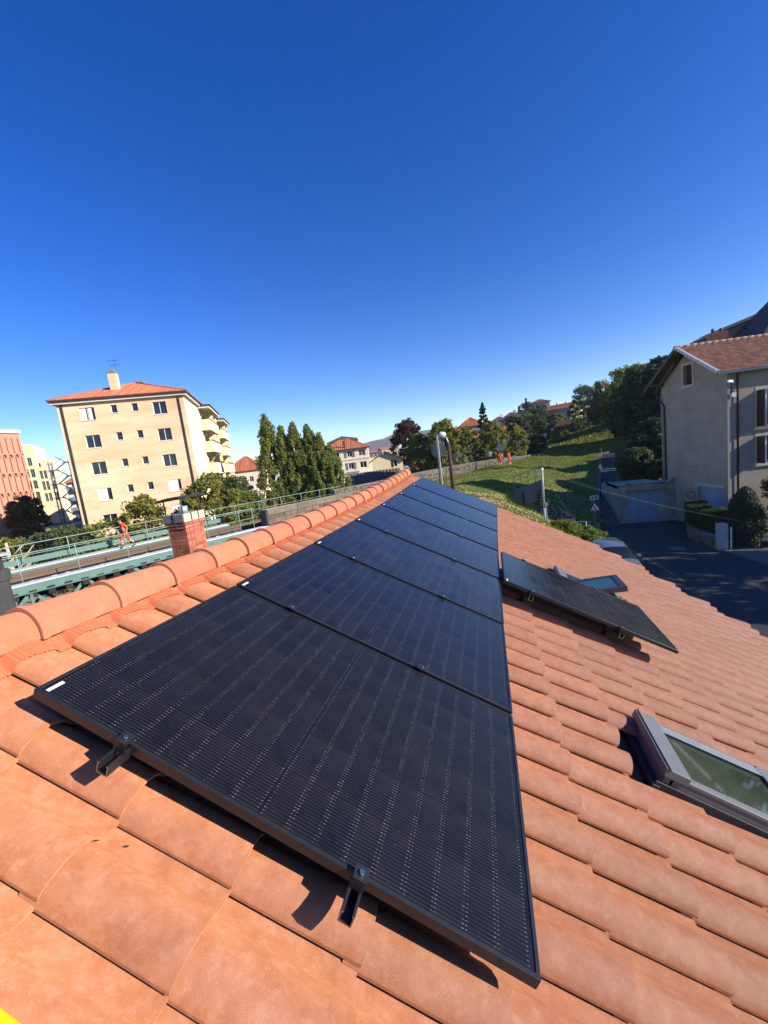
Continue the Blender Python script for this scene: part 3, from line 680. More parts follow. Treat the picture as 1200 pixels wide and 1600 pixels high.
# ================================================================== RAILWAY BRIDGE AND TRACK
M_green = mat('bridge_green', (0.075, 0.155, 0.13), 0.55, c2=(0.105, 0.19, 0.16), scale=3, spec=0.4)
M_greend = mat('rail_green', (0.17, 0.27, 0.22), 0.55, c2=(0.25, 0.33, 0.27), scale=6)
M_plate = mat('walkway_plate', (0.66, 0.68, 0.7), 0.5, c2=(0.52, 0.54, 0.55), scale=3)
M_rust = mat('rusty_rail', (0.13, 0.085, 0.055), 0.6, c2=(0.2, 0.14, 0.09), scale=8, stretch=(1, 8, 8))
M_timber = mat('dark_sleeper', (0.022, 0.019, 0.017), 0.9, c2=(0.045, 0.037, 0.03), scale=10, rnd=0.25)
BR = thing('railway_bridge', 'green steel railway bridge crossing behind the ridge on the left', 'bridge', (RBX, RBY, 0), RZ(27.5))
X0, X1 = -34.0, 9.0
def part(name, M, *boxes, parent=BR, **k):
    b = MB()
    for a, c in boxes: b.box(a, c)
    return b.build(name, M, parent, **k)
part('near_girder', M_green, ((X0, -.50, 3.13), (X1, -.44, 3.46)), ((X0, -.62, 3.09), (X1, -.30, 3.13)), ((X0, -.44, 3.3), (X1, .1, 3.46)))
part('near_walkway', M_plate, ((X0, -.52, 3.462), (X1, .12, 3.50)))
part('far_girder', M_green, ((X0, 4.62, 2.9), (X1, 4.72, 3.46)), ((X0, 5.9, 3.62), (X1, 6.0, 3.92)))
part('far_walkway', M_plate, ((X0, 4.60, 3.462), (X1, 5.55, 3.50)))
part('deck', M_timber, ((X0, .12, 2.78), (X1, 4.6, 2.86)))
part('lower_chord', M_green, ((X0, -.6, .9), (X1, -.25, 1.05)), ((X0, 4.7, .9), (X1, 5.05, 1.05)))
nb_ = 22; wb = (X1 - X0) / nb_
for side, y in (('near', -.42), ('far', 4.85)):
    for i in range(nb_):
        a = X0 + i * wb
        MB().beam((a, y, 1.0), (a + wb, y + .02, 3.1), .13, .03, (0, 1, 0)).build('brace', M_green, BR)
        MB().beam((a + wb, y - .05, 1.0), (a, y - .03, 3.1), .13, .03, (0, 1, 0)).build('brace', M_green, BR)
        if i % 2 == 0: MB().beam((a, y - .02, 1.0), (a, y - .02, 3.1), .2, .10).build('upright', M_green, BR)
M_stone = mat('grey_stone', (0.25, 0.195, 0.135), 0.92, c2=(0.13, 0.105, 0.08), scale=3, bump=0.6, bscale=14, rnd=0.25)
M_coping = mat('coping_stone', (0.27, 0.225, 0.165), 0.92, c2=(0.14, 0.118, 0.088), scale=2, bump=0.6, bscale=10, rnd=0.12)
M_joint = mat('pale_joint', (0.36, 0.33, 0.28), 0.95, c2=(0.25, 0.23, 0.2), scale=8, bump=0.3)
pier = MB().box((X1 - .2, -1.2, -0.2), (X1 + 3, 6.6, 3.0)).build('abutment', M_stone, BR)

TR = thing('railway_track', 'single rusty railway track running over the green bridge', 'railway track', (RBX, RBY, 0), RZ(27.5))
for y in (1.75, 3.22):
    r = MB()
    for z0, z1, w in ((3.50, 3.545, .035), (3.40, 3.50, .010), (3.385, 3.40, .07)): r.box((X0, y - w, z0), (60, y + w, z1))
    r.build('rail', M_rust, TR)
    MB().box((X0, y - .17, 3.20), (X1 + 1, y + .17, 3.384)).build('long_timber', M_timber, TR)
slm = MB().box((-.13, -.55, 2.87), (.13, 3.95, 3.19)).mesh('sleeper', M_timber)
x = -20.0
while x < X1: link_copy('sleeper', slm, TR, (x, random.uniform(-.03, .03), random.uniform(-.02, .02))); x += .62
M_ballast = mat('pale_clip', (0.5, 0.48, 0.44), 0.9)
b = MB(); rng = random.Random(3)
for k in range(90):
    a = rng.uniform(-14, 8); y = rng.uniform(.9, 1.45); s = rng.uniform(.04, .13); b.box((a, y, 3.20), (a + s * 1.6, y + s, 3.27 + s * .5))
tag(b.build('ballast_crumbs', M_ballast, TR), kind='stuff')
bl_ = MB(); bl_.prism([(X1, -.2), (62, -.2), (62, 4.5), (X1, 4.5)], lambda x, y, k: (x, y, (3.15 if k else 2.6)))
M_bal = mat('track_ballast', (0.2, 0.165, 0.13), 0.95, c2=(0.1, 0.085, 0.07), scale=18, bump=1.0, bscale=25)
tag(bl_.build('ballast', M_bal, TR, fix=True), kind='stuff')

def railing(name, label, pts, h, posts, bars, r, M, parent_loc=(0, 0, 0), rz=0, group=None, loop=None):
    """pts: base polyline in local coordinates"""
    t = thing(name, label, 'railing', parent_loc, rz, group)
    P = [Vector(p) for p in pts]
    for z, rr_ in bars:
        q = [p + Vector((0, 0, z)) for p in P]
        if loop and z == bars[0][0]: q += [P[-1] + Vector((.12, 0, z - .06)), P[-1] + Vector((.15, 0, z - .25))]
        MB().tube(q, rr_, 6).build('rail', M, t)
    for p in posts: MB().tube([p, Vector(p) + Vector((0, 0, h))], r, 6).build('post', M, t)
    return t
px = [X0 + 0.4 + 2.05 * k for k in range(22)]
railing('bridge_railing', 'near green railing of the railway bridge, with a curved end before the stone pier', [(X0, 0, 3.5), (8.3, 0, 3.5)], 1.24, [(x, 0, 3.5) for x in px if x < 8.2] + [(8.3, 0, 3.5)], [(1.24, .024), (.66, .018)], .022, M_greend, (RBX, RBY, 0), RZ(27.5), 'railings of the railway bridge', True)
railing('bridge_railing', 'far green railing of the railway bridge, running on to the stone parapet', [(X0, 5.7, 3.5), (21, 5.7, 3.42)], 1.22, [(x + .7, 5.7, 3.49) for x in px + [X0 + .4 + 2.05 * k for k in range(22, 26)]], [(1.22, .024), (.64, .018)], .022, M_greend, (RBX, RBY, 0), RZ(27.5), 'railings of the railway bridge')

# --- stone parapet after the bridge (near side)
pp = thing('stone_parapet', 'low stone parapet with flat coping where the green bridge ends', 'stone wall', (RBX, RBY, 0), RZ(27.5))
core = MB().box((9.15, -.36, 2.4), (22, .24, 4.15)).build('core', M_joint, pp)
rng = random.Random(11); z = 2.85; 
for r in range(4):
    hh = (.36, .34, .33, .26)[r]; x = 9.1 - rng.uniform(0, .3)
    while x < 21.5:
        w = rng.uniform(.45, .95); j = rng.uniform(0, .03)
        MB().box((max(x, 9.12) + .012, -.40 - j, z + .012), (x + w - .012, -.2, z + hh - .012)).build('stone', M_stone, core, bevel=.015); x += w
    z += hh
x = 9.1
while x < 21.5:
    w = rng.uniform(1.6, 2.6); MB().box((x + .01, -.46, z + .01), (x + w - .01, .34, z + .36 + rng.uniform(-.01, .01))).build('coping', M_coping, pp, bevel=.02); x += w
MB().box((9.0, -.42, 2.4), (9.13, .3, 4.45)).build('end_plate', M_dark, pp)

# --- long rubble wall beside the line
wt = [(-13.80, 33.79, 4.51), (-11.31, 38.37, 4.52), (-8.23, 43.22, 4.68), (-5.59, 47.17, 4.75), (-2.5, 51.2, 4.78), (0.45, 55.0, 4.75), (4.0, 60.2, 4.55), (7.47, 65.58, 4.4)]
rw_ = thing('rubble_wall', 'long rough stone wall with flat coping along the railway bank behind the two workers', 'stone wall', (0, 0, 0))
core = MB()
for (a, b, c), (d, e, f) in zip(wt, wt[1:]):
    n = Vector((e - b, a - d, 0)).normalized() * .2
    core.add([(a - n.x, b - n.y, 0.5), (a + n.x, b + n.y, 0.5), (d + n.x, e + n.y, 0.5), (d - n.x, e - n.y, 0.5), (a - n.x, b - n.y, c - .12), (a + n.x, b + n.y, c - .12), (d + n.x, e + n.y, f - .12), (d - n.x, e - n.y, f - .12)],
             [(0, 3, 2, 1), (4, 5, 6, 7), (0, 1, 5, 4), (2, 3, 7, 6), (3, 0, 4, 7), (1, 2, 6, 5)])
core = core.build('core', M_joint, rw_)
sb_ = MB(); rng = random.Random(5)
M_stone_f = mat('rubble_field', (0.25, 0.20, 0.15), 0.92, c2=(0.12, 0.1, 0.085), scale=3, isl=0.45)
for (a, b, c), (d, e, f) in zip(wt, wt[1:]):
    L = math.hypot(d - a, e - b); ux, uy = (d - a) / L, (e - b) / L; nx, ny = uy, -ux; z = -1.5
    while z < -.16:
        s = 0.0; hh = rng.uniform(.14, .24)
        while s < L:
            w = rng.uniform(.18, .5); t0 = s / L; zt = c + (f - c) * t0; o = .21 + rng.uniform(0, .05)
            p = (a + ux * (s + w / 2) + nx * o, b + uy * (s + w / 2) + ny * o)
            sb_.beam((p[0] - ux * w * .47, p[1] - uy * w * .47, zt + z + hh / 2), (p[0] + ux * w * .47, p[1] + uy * w * .47, zt + z + hh / 2), .10, hh * .88); s += w
        z += hh
tag(sb_.build('rubble_stone', M_stone_f, core), kind='stuff')
for (a, b, c), (d, e, f) in zip(wt, wt[1:]):
    L = math.hypot(d - a, e - b); k = max(1, int(L / 2.0))
    for i in range(k):
        p = [a + (d - a) * i / k, b + (e - b) * i / k, c + (f - c) * i / k]; q = [a + (d - a) * (i + .985) / k, b + (e - b) * (i + .985) / k, c + (f - c) * (i + .985) / k]
        MB().beam((p[0], p[1], p[2] - .06), (q[0], q[1], q[2] - .06), .56, .12 + rng.uniform(0, .02)).build('coping', M_coping, rw_)

# ================================================================== STREET SIDE: WALLS, POLES, SIGNS
M_conc = mat('old_concrete', (0.25, 0.25, 0.24), 0.9, c2=(0.16, 0.16, 0.155), scale=1.5, bump=0.3, stretch=(1, 1, .4))
cw = thing('concrete_parapet', 'sloping grey concrete wall end under the metal railing on the bank', 'concrete wall', (0, 0, 0))
c_ = MB(); prof = [(1.35, 3.25), (3.35, 3.85), (3.35, 2.65), (2.6, 2.35), (1.75, 2.1)]
c_.prism(prof, lambda x, z, k: (x, 30.62 + .38 * k, z)); c_.build('wall', M_conc, cw, fix=True)
MB().prism([(1.30, 3.25), (3.40, 3.86), (3.40, 3.93), (1.30, 3.32)], lambda x, z, k: (x, 30.56 + .5 * k, z)).build('coping', M_conc, cw, fix=True)
MB().box((1.9, 30.5, 2.2), (2.0, 30.62, 3.2)).build('drain_pipe', M_dark, cw)
M_galvd = mat('dull_galvanised', (0.33, 0.35, 0.36), 0.5, metal=0.3, c2=(0.25, 0.26, 0.27), scale=8)
railing('steel_railing', 'sloping galvanised steel railing on the concrete wall end in the grass', [(1.35, 30.78, 3.30), (3.35, 30.78, 3.9)], 1.0, [(1.35 + .5 * k, 30.78, 3.30 + .15 * k) for k in range(5)], [(1.0, .024), (.68, .016), (.36, .016)], .02, M_galvd)

dw = thing('dry_stone_wall', 'dark dry stone retaining wall curving down to the street below the bank', 'stone wall', (0, 0, 0))
dl = [(2.9, 30.5, 3.3), (3.36, 30.5, 2.75), (4.14, 30.4, 1.95), (5.3, 30.35, 1.0), (5.86, 30.5, .72), (6.64, 31.0, .52)]
core = MB()
for (a, b, c), (d, e, f) in zip(dl, dl[1:]): core.add([(a, b, -.2), (d, e, -.2), (d, e + .5, -.2), (a, b + .5, -.2), (a, b, c), (d, e, f), (d, e + .5, f), (a, b + .5, c)], [(4, 5, 6, 7), (0, 1, 5, 4), (2, 3, 7, 6), (3, 0, 4, 7), (1, 2, 6, 5)])
M_jointd = mat('pale_pointing', (0.27, 0.27, 0.26), 0.95); M_stoned = mat('dark_rubble', (0.07, 0.07, 0.075), 0.9, c2=(0.045, 0.045, 0.05), scale=5, rnd=0.4)
core = core.build('core', M_jointd, dw, fix=True); rng = random.Random(8); bm_ = {}
for (a, b, c), (d, e, f) in zip(dl, dl[1:]):
    L = math.hypot(d - a, e - b); ux, uy = (d - a) / L, (e - b) / L; z = -.05; ro = 0
    while z < max(c, f):
        s = -rng.uniform(0, .15); hh = rng.uniform(.17, .26)
        while s < L - .05:
            w = rng.uniform(.2, .42); t0 = (s + w / 2) / L; zt = c + (f - c) * min(max(t0, 0), 1)
            if z + hh * .7 < zt:
                cx, cz = s + w / 2, z + hh / 2; n_ = 7; P = []; 
                for k in range(n_):
                    an = 2 * math.pi * k / n_ + rng.uniform(-.2, .2); rx, rz_ = (w / 2 - .022) * rng.uniform(.85, 1.05), (hh / 2 - .018) * rng.uniform(.85, 1.05)
                    P.append((cx + rx * math.cos(an) * 1.08, min(cz + rz_ * math.sin(an) * 1.08, zt + .03)))
                o = rng.uniform(.03, .07)
                mb_ = MB().prism(P, lambda x, z_, k: (a + ux * x - uy * (-o if k else .05) * 1.0 + 0, b + uy * x + ux * (-o if k else .05), z_)); mb_.build('stone', M_stoned, core, fix=True)
            s += w
        z += hh

def cyl_thing_pole(): pass
M_pole = mat('pale_pole', (0.45, 0.46, 0.46), 0.5, metal=0.2, c2=(0.36, 0.37, 0.37), scale=5)
po = thing('utility_pole', 'plain pale grey metal pole with cable clamps in front of the sloping railing', 'pole', (2.75, 25.56, 1.45))
MB().tube([(0, 0, -.3), (0.0, 0, 1.3)], .08, 12).build('pole', M_pole, po)
MB().tube([(0, 0, 1.3), (0.02, .0, 3.5)], .058, 12).build('upper_tube', M_pole, po)
MB().tube([(0.02, 0, 3.5), (.02, 0, 3.67)], .07, 12).build('cap', M_white, po)
MB().box((.04, -.13, 1.4), (.2, .03, 1.6)).build('cable_box', M_zinc, po)
MB().tube([(.10, -.05, -.1), (.10, -.05, 1.4)], .022, 8).build('conduit', M_pole, po)

# warning sign with the plate above it
M_signred = mat('sign_red', (0.5, 0.03, 0.03), 0.5); M_signwhite = mat('sign_white', (0.75, 0.75, 0.75), 0.5); M_signblack = mat('sign_black', (0.015, 0.015, 0.02), 0.5); M_signblue = mat('sign_blue', (0.02, 0.03, 0.10), 0.5); M_signback = mat('sign_back_grey', (0.16, 0.18, 0.20), 0.5, metal=0.3)
sg = thing('warning_sign', 'triangular roadworks warning sign with a small plate above it at the foot of the stairs', 'road sign', (6.42, 30.1, 0), R(13))
MB().tube([(0, 0, 0), (0, 0, 2.62)], .03, 8).build('post', M_galvd, sg)
def tri(s, y0, y1, zc): return MB().prism([(-s / 2, zc - s * .29), (s / 2, zc - s * .29), (0, zc + s * .577)], lambda x, z, k: (x, y1 if k else y0, z))
pl = tri(.74, -.05, -.032, 1.72).build('sign_plate', M_signred, sg, fix=True); tri(.56, -.056, -.0505, 1.72).build('sign_face', M_signwhite, pl, fix=True)
f = MB()                                                        # digging figure
for p, q, w in (((-.02, 1.80), (.03, 1.70), .055), ((.03, 1.70), (.09, 1.585), .035), ((.02, 1.70), (-.03, 1.585), .035), ((-.01, 1.79), (-.12, 1.68), .03), ((-.06, 1.75), (-.16, 1.60), .018)):
    f.beam((p[0], -.06, p[1]), (q[0], -.06, q[1]), w, .006, (0, 1, 0))
f.tube([(-.045, -.064, 1.84), (-.045, -.057, 1.84)], .035, 10); f.prism([(-.22, 1.575), (-.10, 1.575), (-.16, 1.63)], lambda x, z, k: (x, -.063 + .006 * k, z)); f.build('pictogram', M_signblack, pl, fix=True)
q = MB().box((-.26, -.05, 2.28), (.26, -.032, 2.56)).build('upper_plate', M_signwhite, sg)
MB().box((-.205, -.056, 2.325), (.205, -.0505, 2.515)).build('plate_face', M_signblue, q)
f = MB()
for k in range(3): f.box((-.10 + k * .07, -.061, 2.37), (-.06 + k * .07, -.0565, 2.47))
f.build('plate_mark', M_signwhite, q)

ne = thing('no_entry_sign', 'round white road sign with a red ring behind the clipped hedge', 'road sign', (12.2, 30.45, 0), R(-4))
MB().tube([(0, 0, 0), (0, 0, 2.0)], .03, 8).build('post', M_galvd, ne)
d1 = MB().tube([(0, -.05, 2.0), (0, -.032, 2.0)], .25, 28).build('ring', mat('faded_sign_red', (0.36, 0.13, 0.11), 0.6), ne)
MB().tube([(0, -.056, 2.0), (0, -.0505, 2.0)], .175, 28).build('sign_face', mat('faded_pink', (0.55, 0.33, 0.3), 0.5), d1)
MB().box((-.2, -.05, 1.48), (.2, -.035, 1.66)).build('lower_plate', M_signwhite, ne)

# street lamp and the sign seen from behind beside the far gable
M_wood = mat('brown_wood_pole', (0.075, 0.045, 0.03), 0.85, c2=(0.12, 0.075, 0.05), scale=9, stretch=(6, 6, .5))
lz = tz(-2.55, 26.3)
la = thing('street_lamp', 'brown wooden street lamp pole with a white curved lamp head', 'street lamp', (-2.52, 26.35, lz - .2))
MB().tube([(0, 0, 0), (-.02, 0, 7.5 - lz)], [.14, .10], 10).build('pole', M_wood, la)
tp = 7.5 - lz
MB().tube([(-.02, -.05, tp - .5), (-.04, -.02, tp + .05), (-.12, 0, tp + .30), (-.22, 0, tp + .42)], .035, 8).build('arm', M_zinc, la)
hd = MB(); ex = []
for i, (x, r_) in enumerate(((-.12, .03), (-.18, .12), (-.32, .17), (-.50, .18), (-.62, .12), (-.66, .02))): ex.append(((x, 0, tp + .44 + (.05 if 0 < i < 5 else 0) - (x + .12) * .10), r_))
hd.tube([e[0] for e in ex], [e[1] for e in ex], 12); hd.build('lamp_head', M_white, la)
MB().tube([(-.2, 0, tp + .36), (-.36, 0, tp + .355), (-.58, 0, tp + .39)], [.07, .12, .07], 10).build('lamp_glass', M_signback, la)
bz = tz(-2.95, 24.2)
bs = thing('sign_post', 'tall post with the dark grey back of a round sign left of the street lamp', 'sign post', (-2.97, 24.3, bz - .2), R(-5))
M_cream = mat('cream_post', (0.55, 0.5, 0.4), 0.6, c2=(0.45, 0.4, 0.32), scale=4)
MB().box((-.055, -.055, 0), (.055, .055, 7.95 - bz)).build('post', M_cream, bs)
MB().box((-.105, -.05, 0), (-.058, .05, 6.9 - bz)).build('post_side', M_dark, bs)
MB().tube([(0, .07, 7.08 - bz), (0, .09, 7.08 - bz)], .46, 10).build('sign_back', M_signback, bs)

# railway board on its leaning post between the two workers
rb = thing('railway_board', 'grey square board on a thin leaning post between the two orange workers', 'sign', (1.42, 51.1, 3.75))
MB().tube([(0, 0, 0), (-.22, 0, 1.75)], .05, 8).build('post', mat('pale_wood_post', (0.5, 0.42, 0.3), 0.8), rb); MB().tube([(-.3, 0, 2.3), (-.55, 0, 3.5)], .03, 8).build('post_top', M_cream, rb)
MB().tube([(-.27, -.03, 2.4), (-.27, .0, 2.4)], .47, 7).build('board', M_signback, rb)

# stairs up beside the house
M_step = mat('worn_steps', (0.16, 0.155, 0.15), 0.9, c2=(0.1, 0.1, 0.095), scale=3)
stp = thing('stairway', 'long stone stairway climbing between the grass bank and the garages', 'stairs', (7.75, 31.9, 0), RZ(14.2))
for k in range(30):
    d = .34 + (.42 if k > 10 else 0) * 1.0
    xk = k * .36 if k <= 10 else 3.6 + (k - 10) * .82
    MB().box((xk, -.62, -.3 + .135 * k - .35), (xk + d + .10, .62, .135 * (k + 1))).build('step', M_step, stp)
cb = MB(); 
for k in range(10):
    x = k * 2.0; z = .25 + (.135 * (x / .36) if x < 3.6 else 1.35 + (x - 3.6) / .82 * .135); x2 = x + 2.0; z2 = .25 + (.135 * (x2 / .36) if x2 < 3.6 else 1.35 + (x2 - 3.6) / .82 * .135)
    cb.add([(x, .64, -.5), (x2, .64, -.5), (x2, .86, -.5), (x, .86, -.5), (x, .64, z), (x2, .64, z2), (x2, .86, z2), (x, .86, z)], [(4, 5, 6, 7), (0, 1, 5, 4), (2, 3, 7, 6), (3, 0, 4, 7), (1, 2, 6, 5)])
cb.build('kerb_wall', M_step, stp, fix=True)
for k, (x, z) in enumerate(((3.4, 1.2), (11.0, 2.5), (19.5, 4.0))): MB().box((x, .66, z), (x + .16, .84, z + .75)).build('marker_post', M_conc, stp, bevel=.02)

# garage with the cracked wall
M_gw = mat('crumbling_render', (0.44, 0.41, 0.34), 0.95, c2=(0.23, 0.215, 0.185), scale=1.8, contrast=0.14, bump=0.7, bscale=6, detail=8)
M_blue = mat('faded_blue_wood', (0.36, 0.44, 0.55), 0.7, c2=(0.28, 0.35, 0.45), scale=2, stretch=(8, 8, .6), rnd=0.12)
ga = thing('garage', 'old garage with weathered pale blue wooden doors in a crumbling wall', 'garage', (8.45, 32.35, 0))
def gfn(x, d, z): return (x, d, z)
wmb = MB(); wmb.facade(gfn, 3.75, 2.75, [(.62, 2.96, 0, 2.18)], .22)
wmb.add([(0, 0, 2.75), (.55, 0, 2.75), (.72, 0, 2.82), (2.9, 0, 2.62), (3.2, 0, 2.72), (3.4, 0, 3.0), (3.74, 0, 3.05), (3.74, 0, 2.75)], [tuple(range(8))])
wmb.box((0, .001, 0), (.0, 3, 2.75)); wmb.box((.62, .22, 0), (2.96, 4.5, 2.18))
wmb.box((0, .23, 2.2), (3.2, 4.5, 2.55)); wmb.box((-.001, .002, 0), (.6, 4.5, 2.548)); wmb.box((2.98, .002, 0), (3.74, 1.5, 2.748))
gw = wmb.build('wall', M_gw, ga)
cpm = MB(); pts = [(-.1, 2.85), (.5, 2.86), (.7, 2.93), (.9, 2.70), (2.9, 2.60), (3.12, 2.66), (3.36, 2.95)]
for (a, b), (c, d) in zip(pts, pts[1:]): cpm.beam((a, .05, b), (c, .05, d), .42, .10, (0, 0, 1))
cpm.build('coping', M_gw, ga)
MB().box((.55, -.05, 2.20), (3.05, .16, 2.36)).build('lintel', M_conc, ga, bevel=.02)
for lf, (a, b) in enumerate(((.63, 1.36), (1.37, 2.95))):
    dmb = MB(); dr = dmb.box((a, .16, .03), (b, .19, 2.15)).build('door', M_blue, ga); x = a
    while x < b - .02:
        w = min(.145, b - x); MB().box((x + .004, .135, .04), (x + w - .004, .159, 2.14)).build('plank', M_blue, dr); x += w
MB().box((2.52, .06, .62), (2.93, .134, 1.0)).build('letter_box', M_cream, ga)

# big house behind the garage
M_hw = mat('grey_render', (0.46, 0.395, 0.305), 0.95, c2=(0.35, 0.30, 0.235), scale=1.1, contrast=0.2, patch=[(.5, .5, .7, .5, (0.3, 0.27, 0.23)), (4, .6, .7, .5, (0.52, 0.48, 0.4))], bump=0.5, bscale=18, detail=8)
M_htile = mat('brown_roof_tile', (0.30, 0.105, 0.05), 0.85, c2=(0.21, 0.085, 0.05), scale=8, isl=0.35)
M_frame_w = mat('cream_frame', (0.62, 0.57, 0.45), 0.8, c2=(0.52, 0.47, 0.37), scale=5)
M_shut = mat('brown_shutter', (0.055, 0.032, 0.03), 0.6, c2=(0.075, 0.045, 0.04), scale=4)
ho = thing('grey_house', 'tall grey rendered house with a brown tiled gable roof at the right edge', 'house', (13.0, 27.75, 0), R(11.5))
W_, D_ = 16.0, 6.0; EZ, AZ = 9.35, 11.15
hw = MB()
# gable wall: seen along -x
gf = lambda x, d, z: (d, x, z)
hw.facade(lambda x, d, z: (d, D_ - x, z), D_, EZ, [(D_ - 3.62, D_ - 2.80, 9.0, EZ), (D_ - 2.5, D_ - .3, 0, 2.62)], .25)
yA = D_ / 2
w0, w1 = 2.80, 3.62
slp = (AZ - EZ) / yA
hw.add([(0, 0, EZ), (0, w0, EZ), (0, w0, EZ + slp * w0)], [(0, 1, 2)]); hw.add([(0, w1, EZ), (0, D_, EZ), (0, w1, EZ + slp * (D_ - w1))], [(0, 1, 2)])
hw.add([(0, w0, 10.22), (0, w1, 10.22), (0, w1, EZ + slp * (D_ - w1)), (0, yA, AZ), (0, w0, EZ + slp * w0)], [(0, 1, 2, 3, 4)])
hw.quad((0, w0, EZ), (.25, w0, EZ), (.25, w0, 10.22), (0, w0, 10.22)); hw.quad((0, w1, EZ), (0, w1, 10.22), (.25, w1, 10.22), (.25, w1, EZ)); hw.quad((0, w0, 10.22), (.25, w0, 10.22), (.25, w1, 10.22), (0, w1, 10.22))
fr = [(1.62, 2.8, 5.95, 8.0), (1.62, 2.8, 3.9, 5.45), (5.0, 6.2, 5.95, 8.0), (5.0, 6.2, 3.9, 5.45)]
hw.facade(lambda x, d, z: (x, d, z), W_, EZ, fr, .25)
hw.quad((W_, 0, 0), (W_, D_, 0), (W_, D_, EZ), (W_, 0, EZ)); hw.quad((0, D_, 0), (0, D_, EZ), (W_, D_, EZ), (W_, D_, 0))
hw.build('wall', M_hw, ho)
for a, b, c, d in fr[::2] + [fr[1], fr[3]]:
    win_parts(ho, lambda x, dp, z: (x, dp, z), a, b, c, d, .24, M_white, M_leaf_pane, 1, .07)
MB().quad((.2, w0, 9.0), (.2, w1, 9.0), (.2, w1, 10.22), (.2, w0, 10.22)).build('attic_window', M_shut, ho)
f = MB(); 
for a, b in (((-.03, w0 - .13, 8.98), (.05, w0, 10.36)), ((-.03, w1, 8.98), (.05, w1 + .13, 10.36)), ((-.03, w0, 10.22), (.05, w1, 10.36)), ((-.06, w0 - .2, 8.84), (.06, w1 + .2, 8.98))): f.box(a, b)
f.build('attic_window_frame', M_frame_w, ho)
f = MB(); 
for k in range(4): f.tube([(-.06, w0 + .02, 9.14 + .09 * k), (-.06, w1 - .02, 9.14 + .09 * k)], .013, 5)
f.build('attic_window_rail', M_dark, ho)
# frames, sills, shutters, balcony rail on the sunny side
for a, b, c, d in fr:
    f = MB(); f.box((a - .16, -.03, c), (a, .04, d)); f.box((b, -.03, c), (b + .16, .04, d)); f.box((a - .16, -.03, d), (b + .16, .04, d + .16)); f.build('window_surround', M_frame_w, ho)
    MB().box((a - .25, -.16, c - .16), (b + .25, .04, c)).build('sill', M_frame_w, ho)
    MB().box((a - .10, -.56, c + .02), (a - .055, -.035, d - .02)).build('shutter', M_shut, ho)
    MB().box((b + .10, -.24, c + .02), (b + .62, -.20, d - .02)).build('shutter', M_shut, ho)
bal = MB(); a, b, c, d = fr[0]
for z in (c + .08, c + .85): bal.box((a - .1, -.36, z), (b + .1, -.33, z + .035))
x = a - .1
while x < b + .1: bal.box((x, -.355, c + .08), (x + .02, -.335, c + .85)); x += .11
bal.box((a - .1, -.36, c + .08), (a - .08, 0, c + .12)); bal.box((a - .1, -.36, c + .85), (a - .08, 0, c + .885)); bal.build('balcony_rail', M_dark, ho)
# basement garage door in the gable wall
dmb = MB().box((.17, .32, .05), (.2, 2.48, 2.6)).build('basement_door', M_blue, ho); y = .32
while y < 2.4: MB().box((.145, y + .004, .06), (.168, y + .20, 2.59)).build('plank', M_blue, dmb); y += .208
MB().box((-.10, .2, 2.62), (.06, 2.6, 2.80)).build('lintel', mat('pale_lintel', (0.5, 0.5, 0.48), 0.8), ho)
# pilaster strip and pipes
MB().box((-.05, -.045, 0), (.17, .1, EZ - .12)).build('corner_strip', M_hw, ho)
MB().tube([(.46, -.10, 0), (.46, -.10, EZ - .35), (.46, -.45, EZ - .08)], .055, 8).build('downpipe', M_dark, ho)
MB().tube([(-.08, D_ - .45, 2.2), (-.08, D_ - .45, 7.9), (-.08, D_ - .10, 8.3), (-.25, D_ + .1, 8.7)], .05, 8).build('downpipe', M_dark, ho)
MB().tube([(-.03, D_ - .12, 2.2), (-.03, D_ - .12, 8.7)], .07, 8).build('vent_pipe', M_hw, ho)
# roof with overhangs
ov, oe = .85, .52
def rz_(y): return AZ + .14 - abs(y - yA) * slp
rb_ = MB()
for s in (1, -1):
    ye = -oe if s > 0 else D_ + oe
    P = [(-ov, ye, rz_(ye)), (W_ + .6, ye, rz_(ye)), (W_ + .6, yA, rz_(yA)), (-ov, yA, rz_(yA))]
    rb_.add(P + [(x, y, z - .12) for x, y, z in P], [(0, 1, 2, 3), (7, 6, 5, 4), (0, 4, 5, 1), (2, 6, 7, 3), (3, 7, 4, 0), (1, 5, 6, 2)])
hr = rb_.build('roof', mat('roof_underside', (0.08, 0.06, 0.05), 0.9, c2=(0.05, 0.04, 0.035), scale=4), ho, fix=True)
tl = MB(); L_ = math.hypot(yA + oe, (yA + oe) * slp); nr = 17; rng = random.Random(2)
for r in range(nr):
    t0, t1 = r / nr, (r + 1) / nr; y0, y1 = -oe + (yA + oe) * t0, -oe + (yA + oe) * t1; x = -ov + (0 if r % 2 else .12) - .12
    while x < W_ + .5:
        z0, z1 = rz_(y0) + .035 + rng.uniform(0, .012), rz_(y1) + .012
        tl.add([(x + .006, y0, z0), (x + .236, y0, z0), (x + .236, y1, z1), (x + .006, y1, z1), (x + .006, y0, z0 - .03), (x + .236, y0, z0 - .03)], [(0, 1, 2, 3), (4, 5, 1, 0)]); x += .242
tag(tl.build('roof_tile_field', M_htile, hr), kind='stuff')
rc = MB().tube([(-.07 + 0, 0, 0), (.42, 0, 0)], .12, 8); rcm = rc.mesh('ridge_tile', M_ridge)
M_pale_ridge = mat('pale_ridge_tile', (0.5, 0.33, 0.25), 0.85, c2=(0.42, 0.24, 0.17), scale=6); rcm.materials.clear(); rcm.materials.append(M_pale_ridge)
for k in range(42): link_copy('ridge_tile', rcm, hr, (-ov + k * .42, yA, rz_(yA) + .02), (0, -.03, 0))
vg = MB(); 
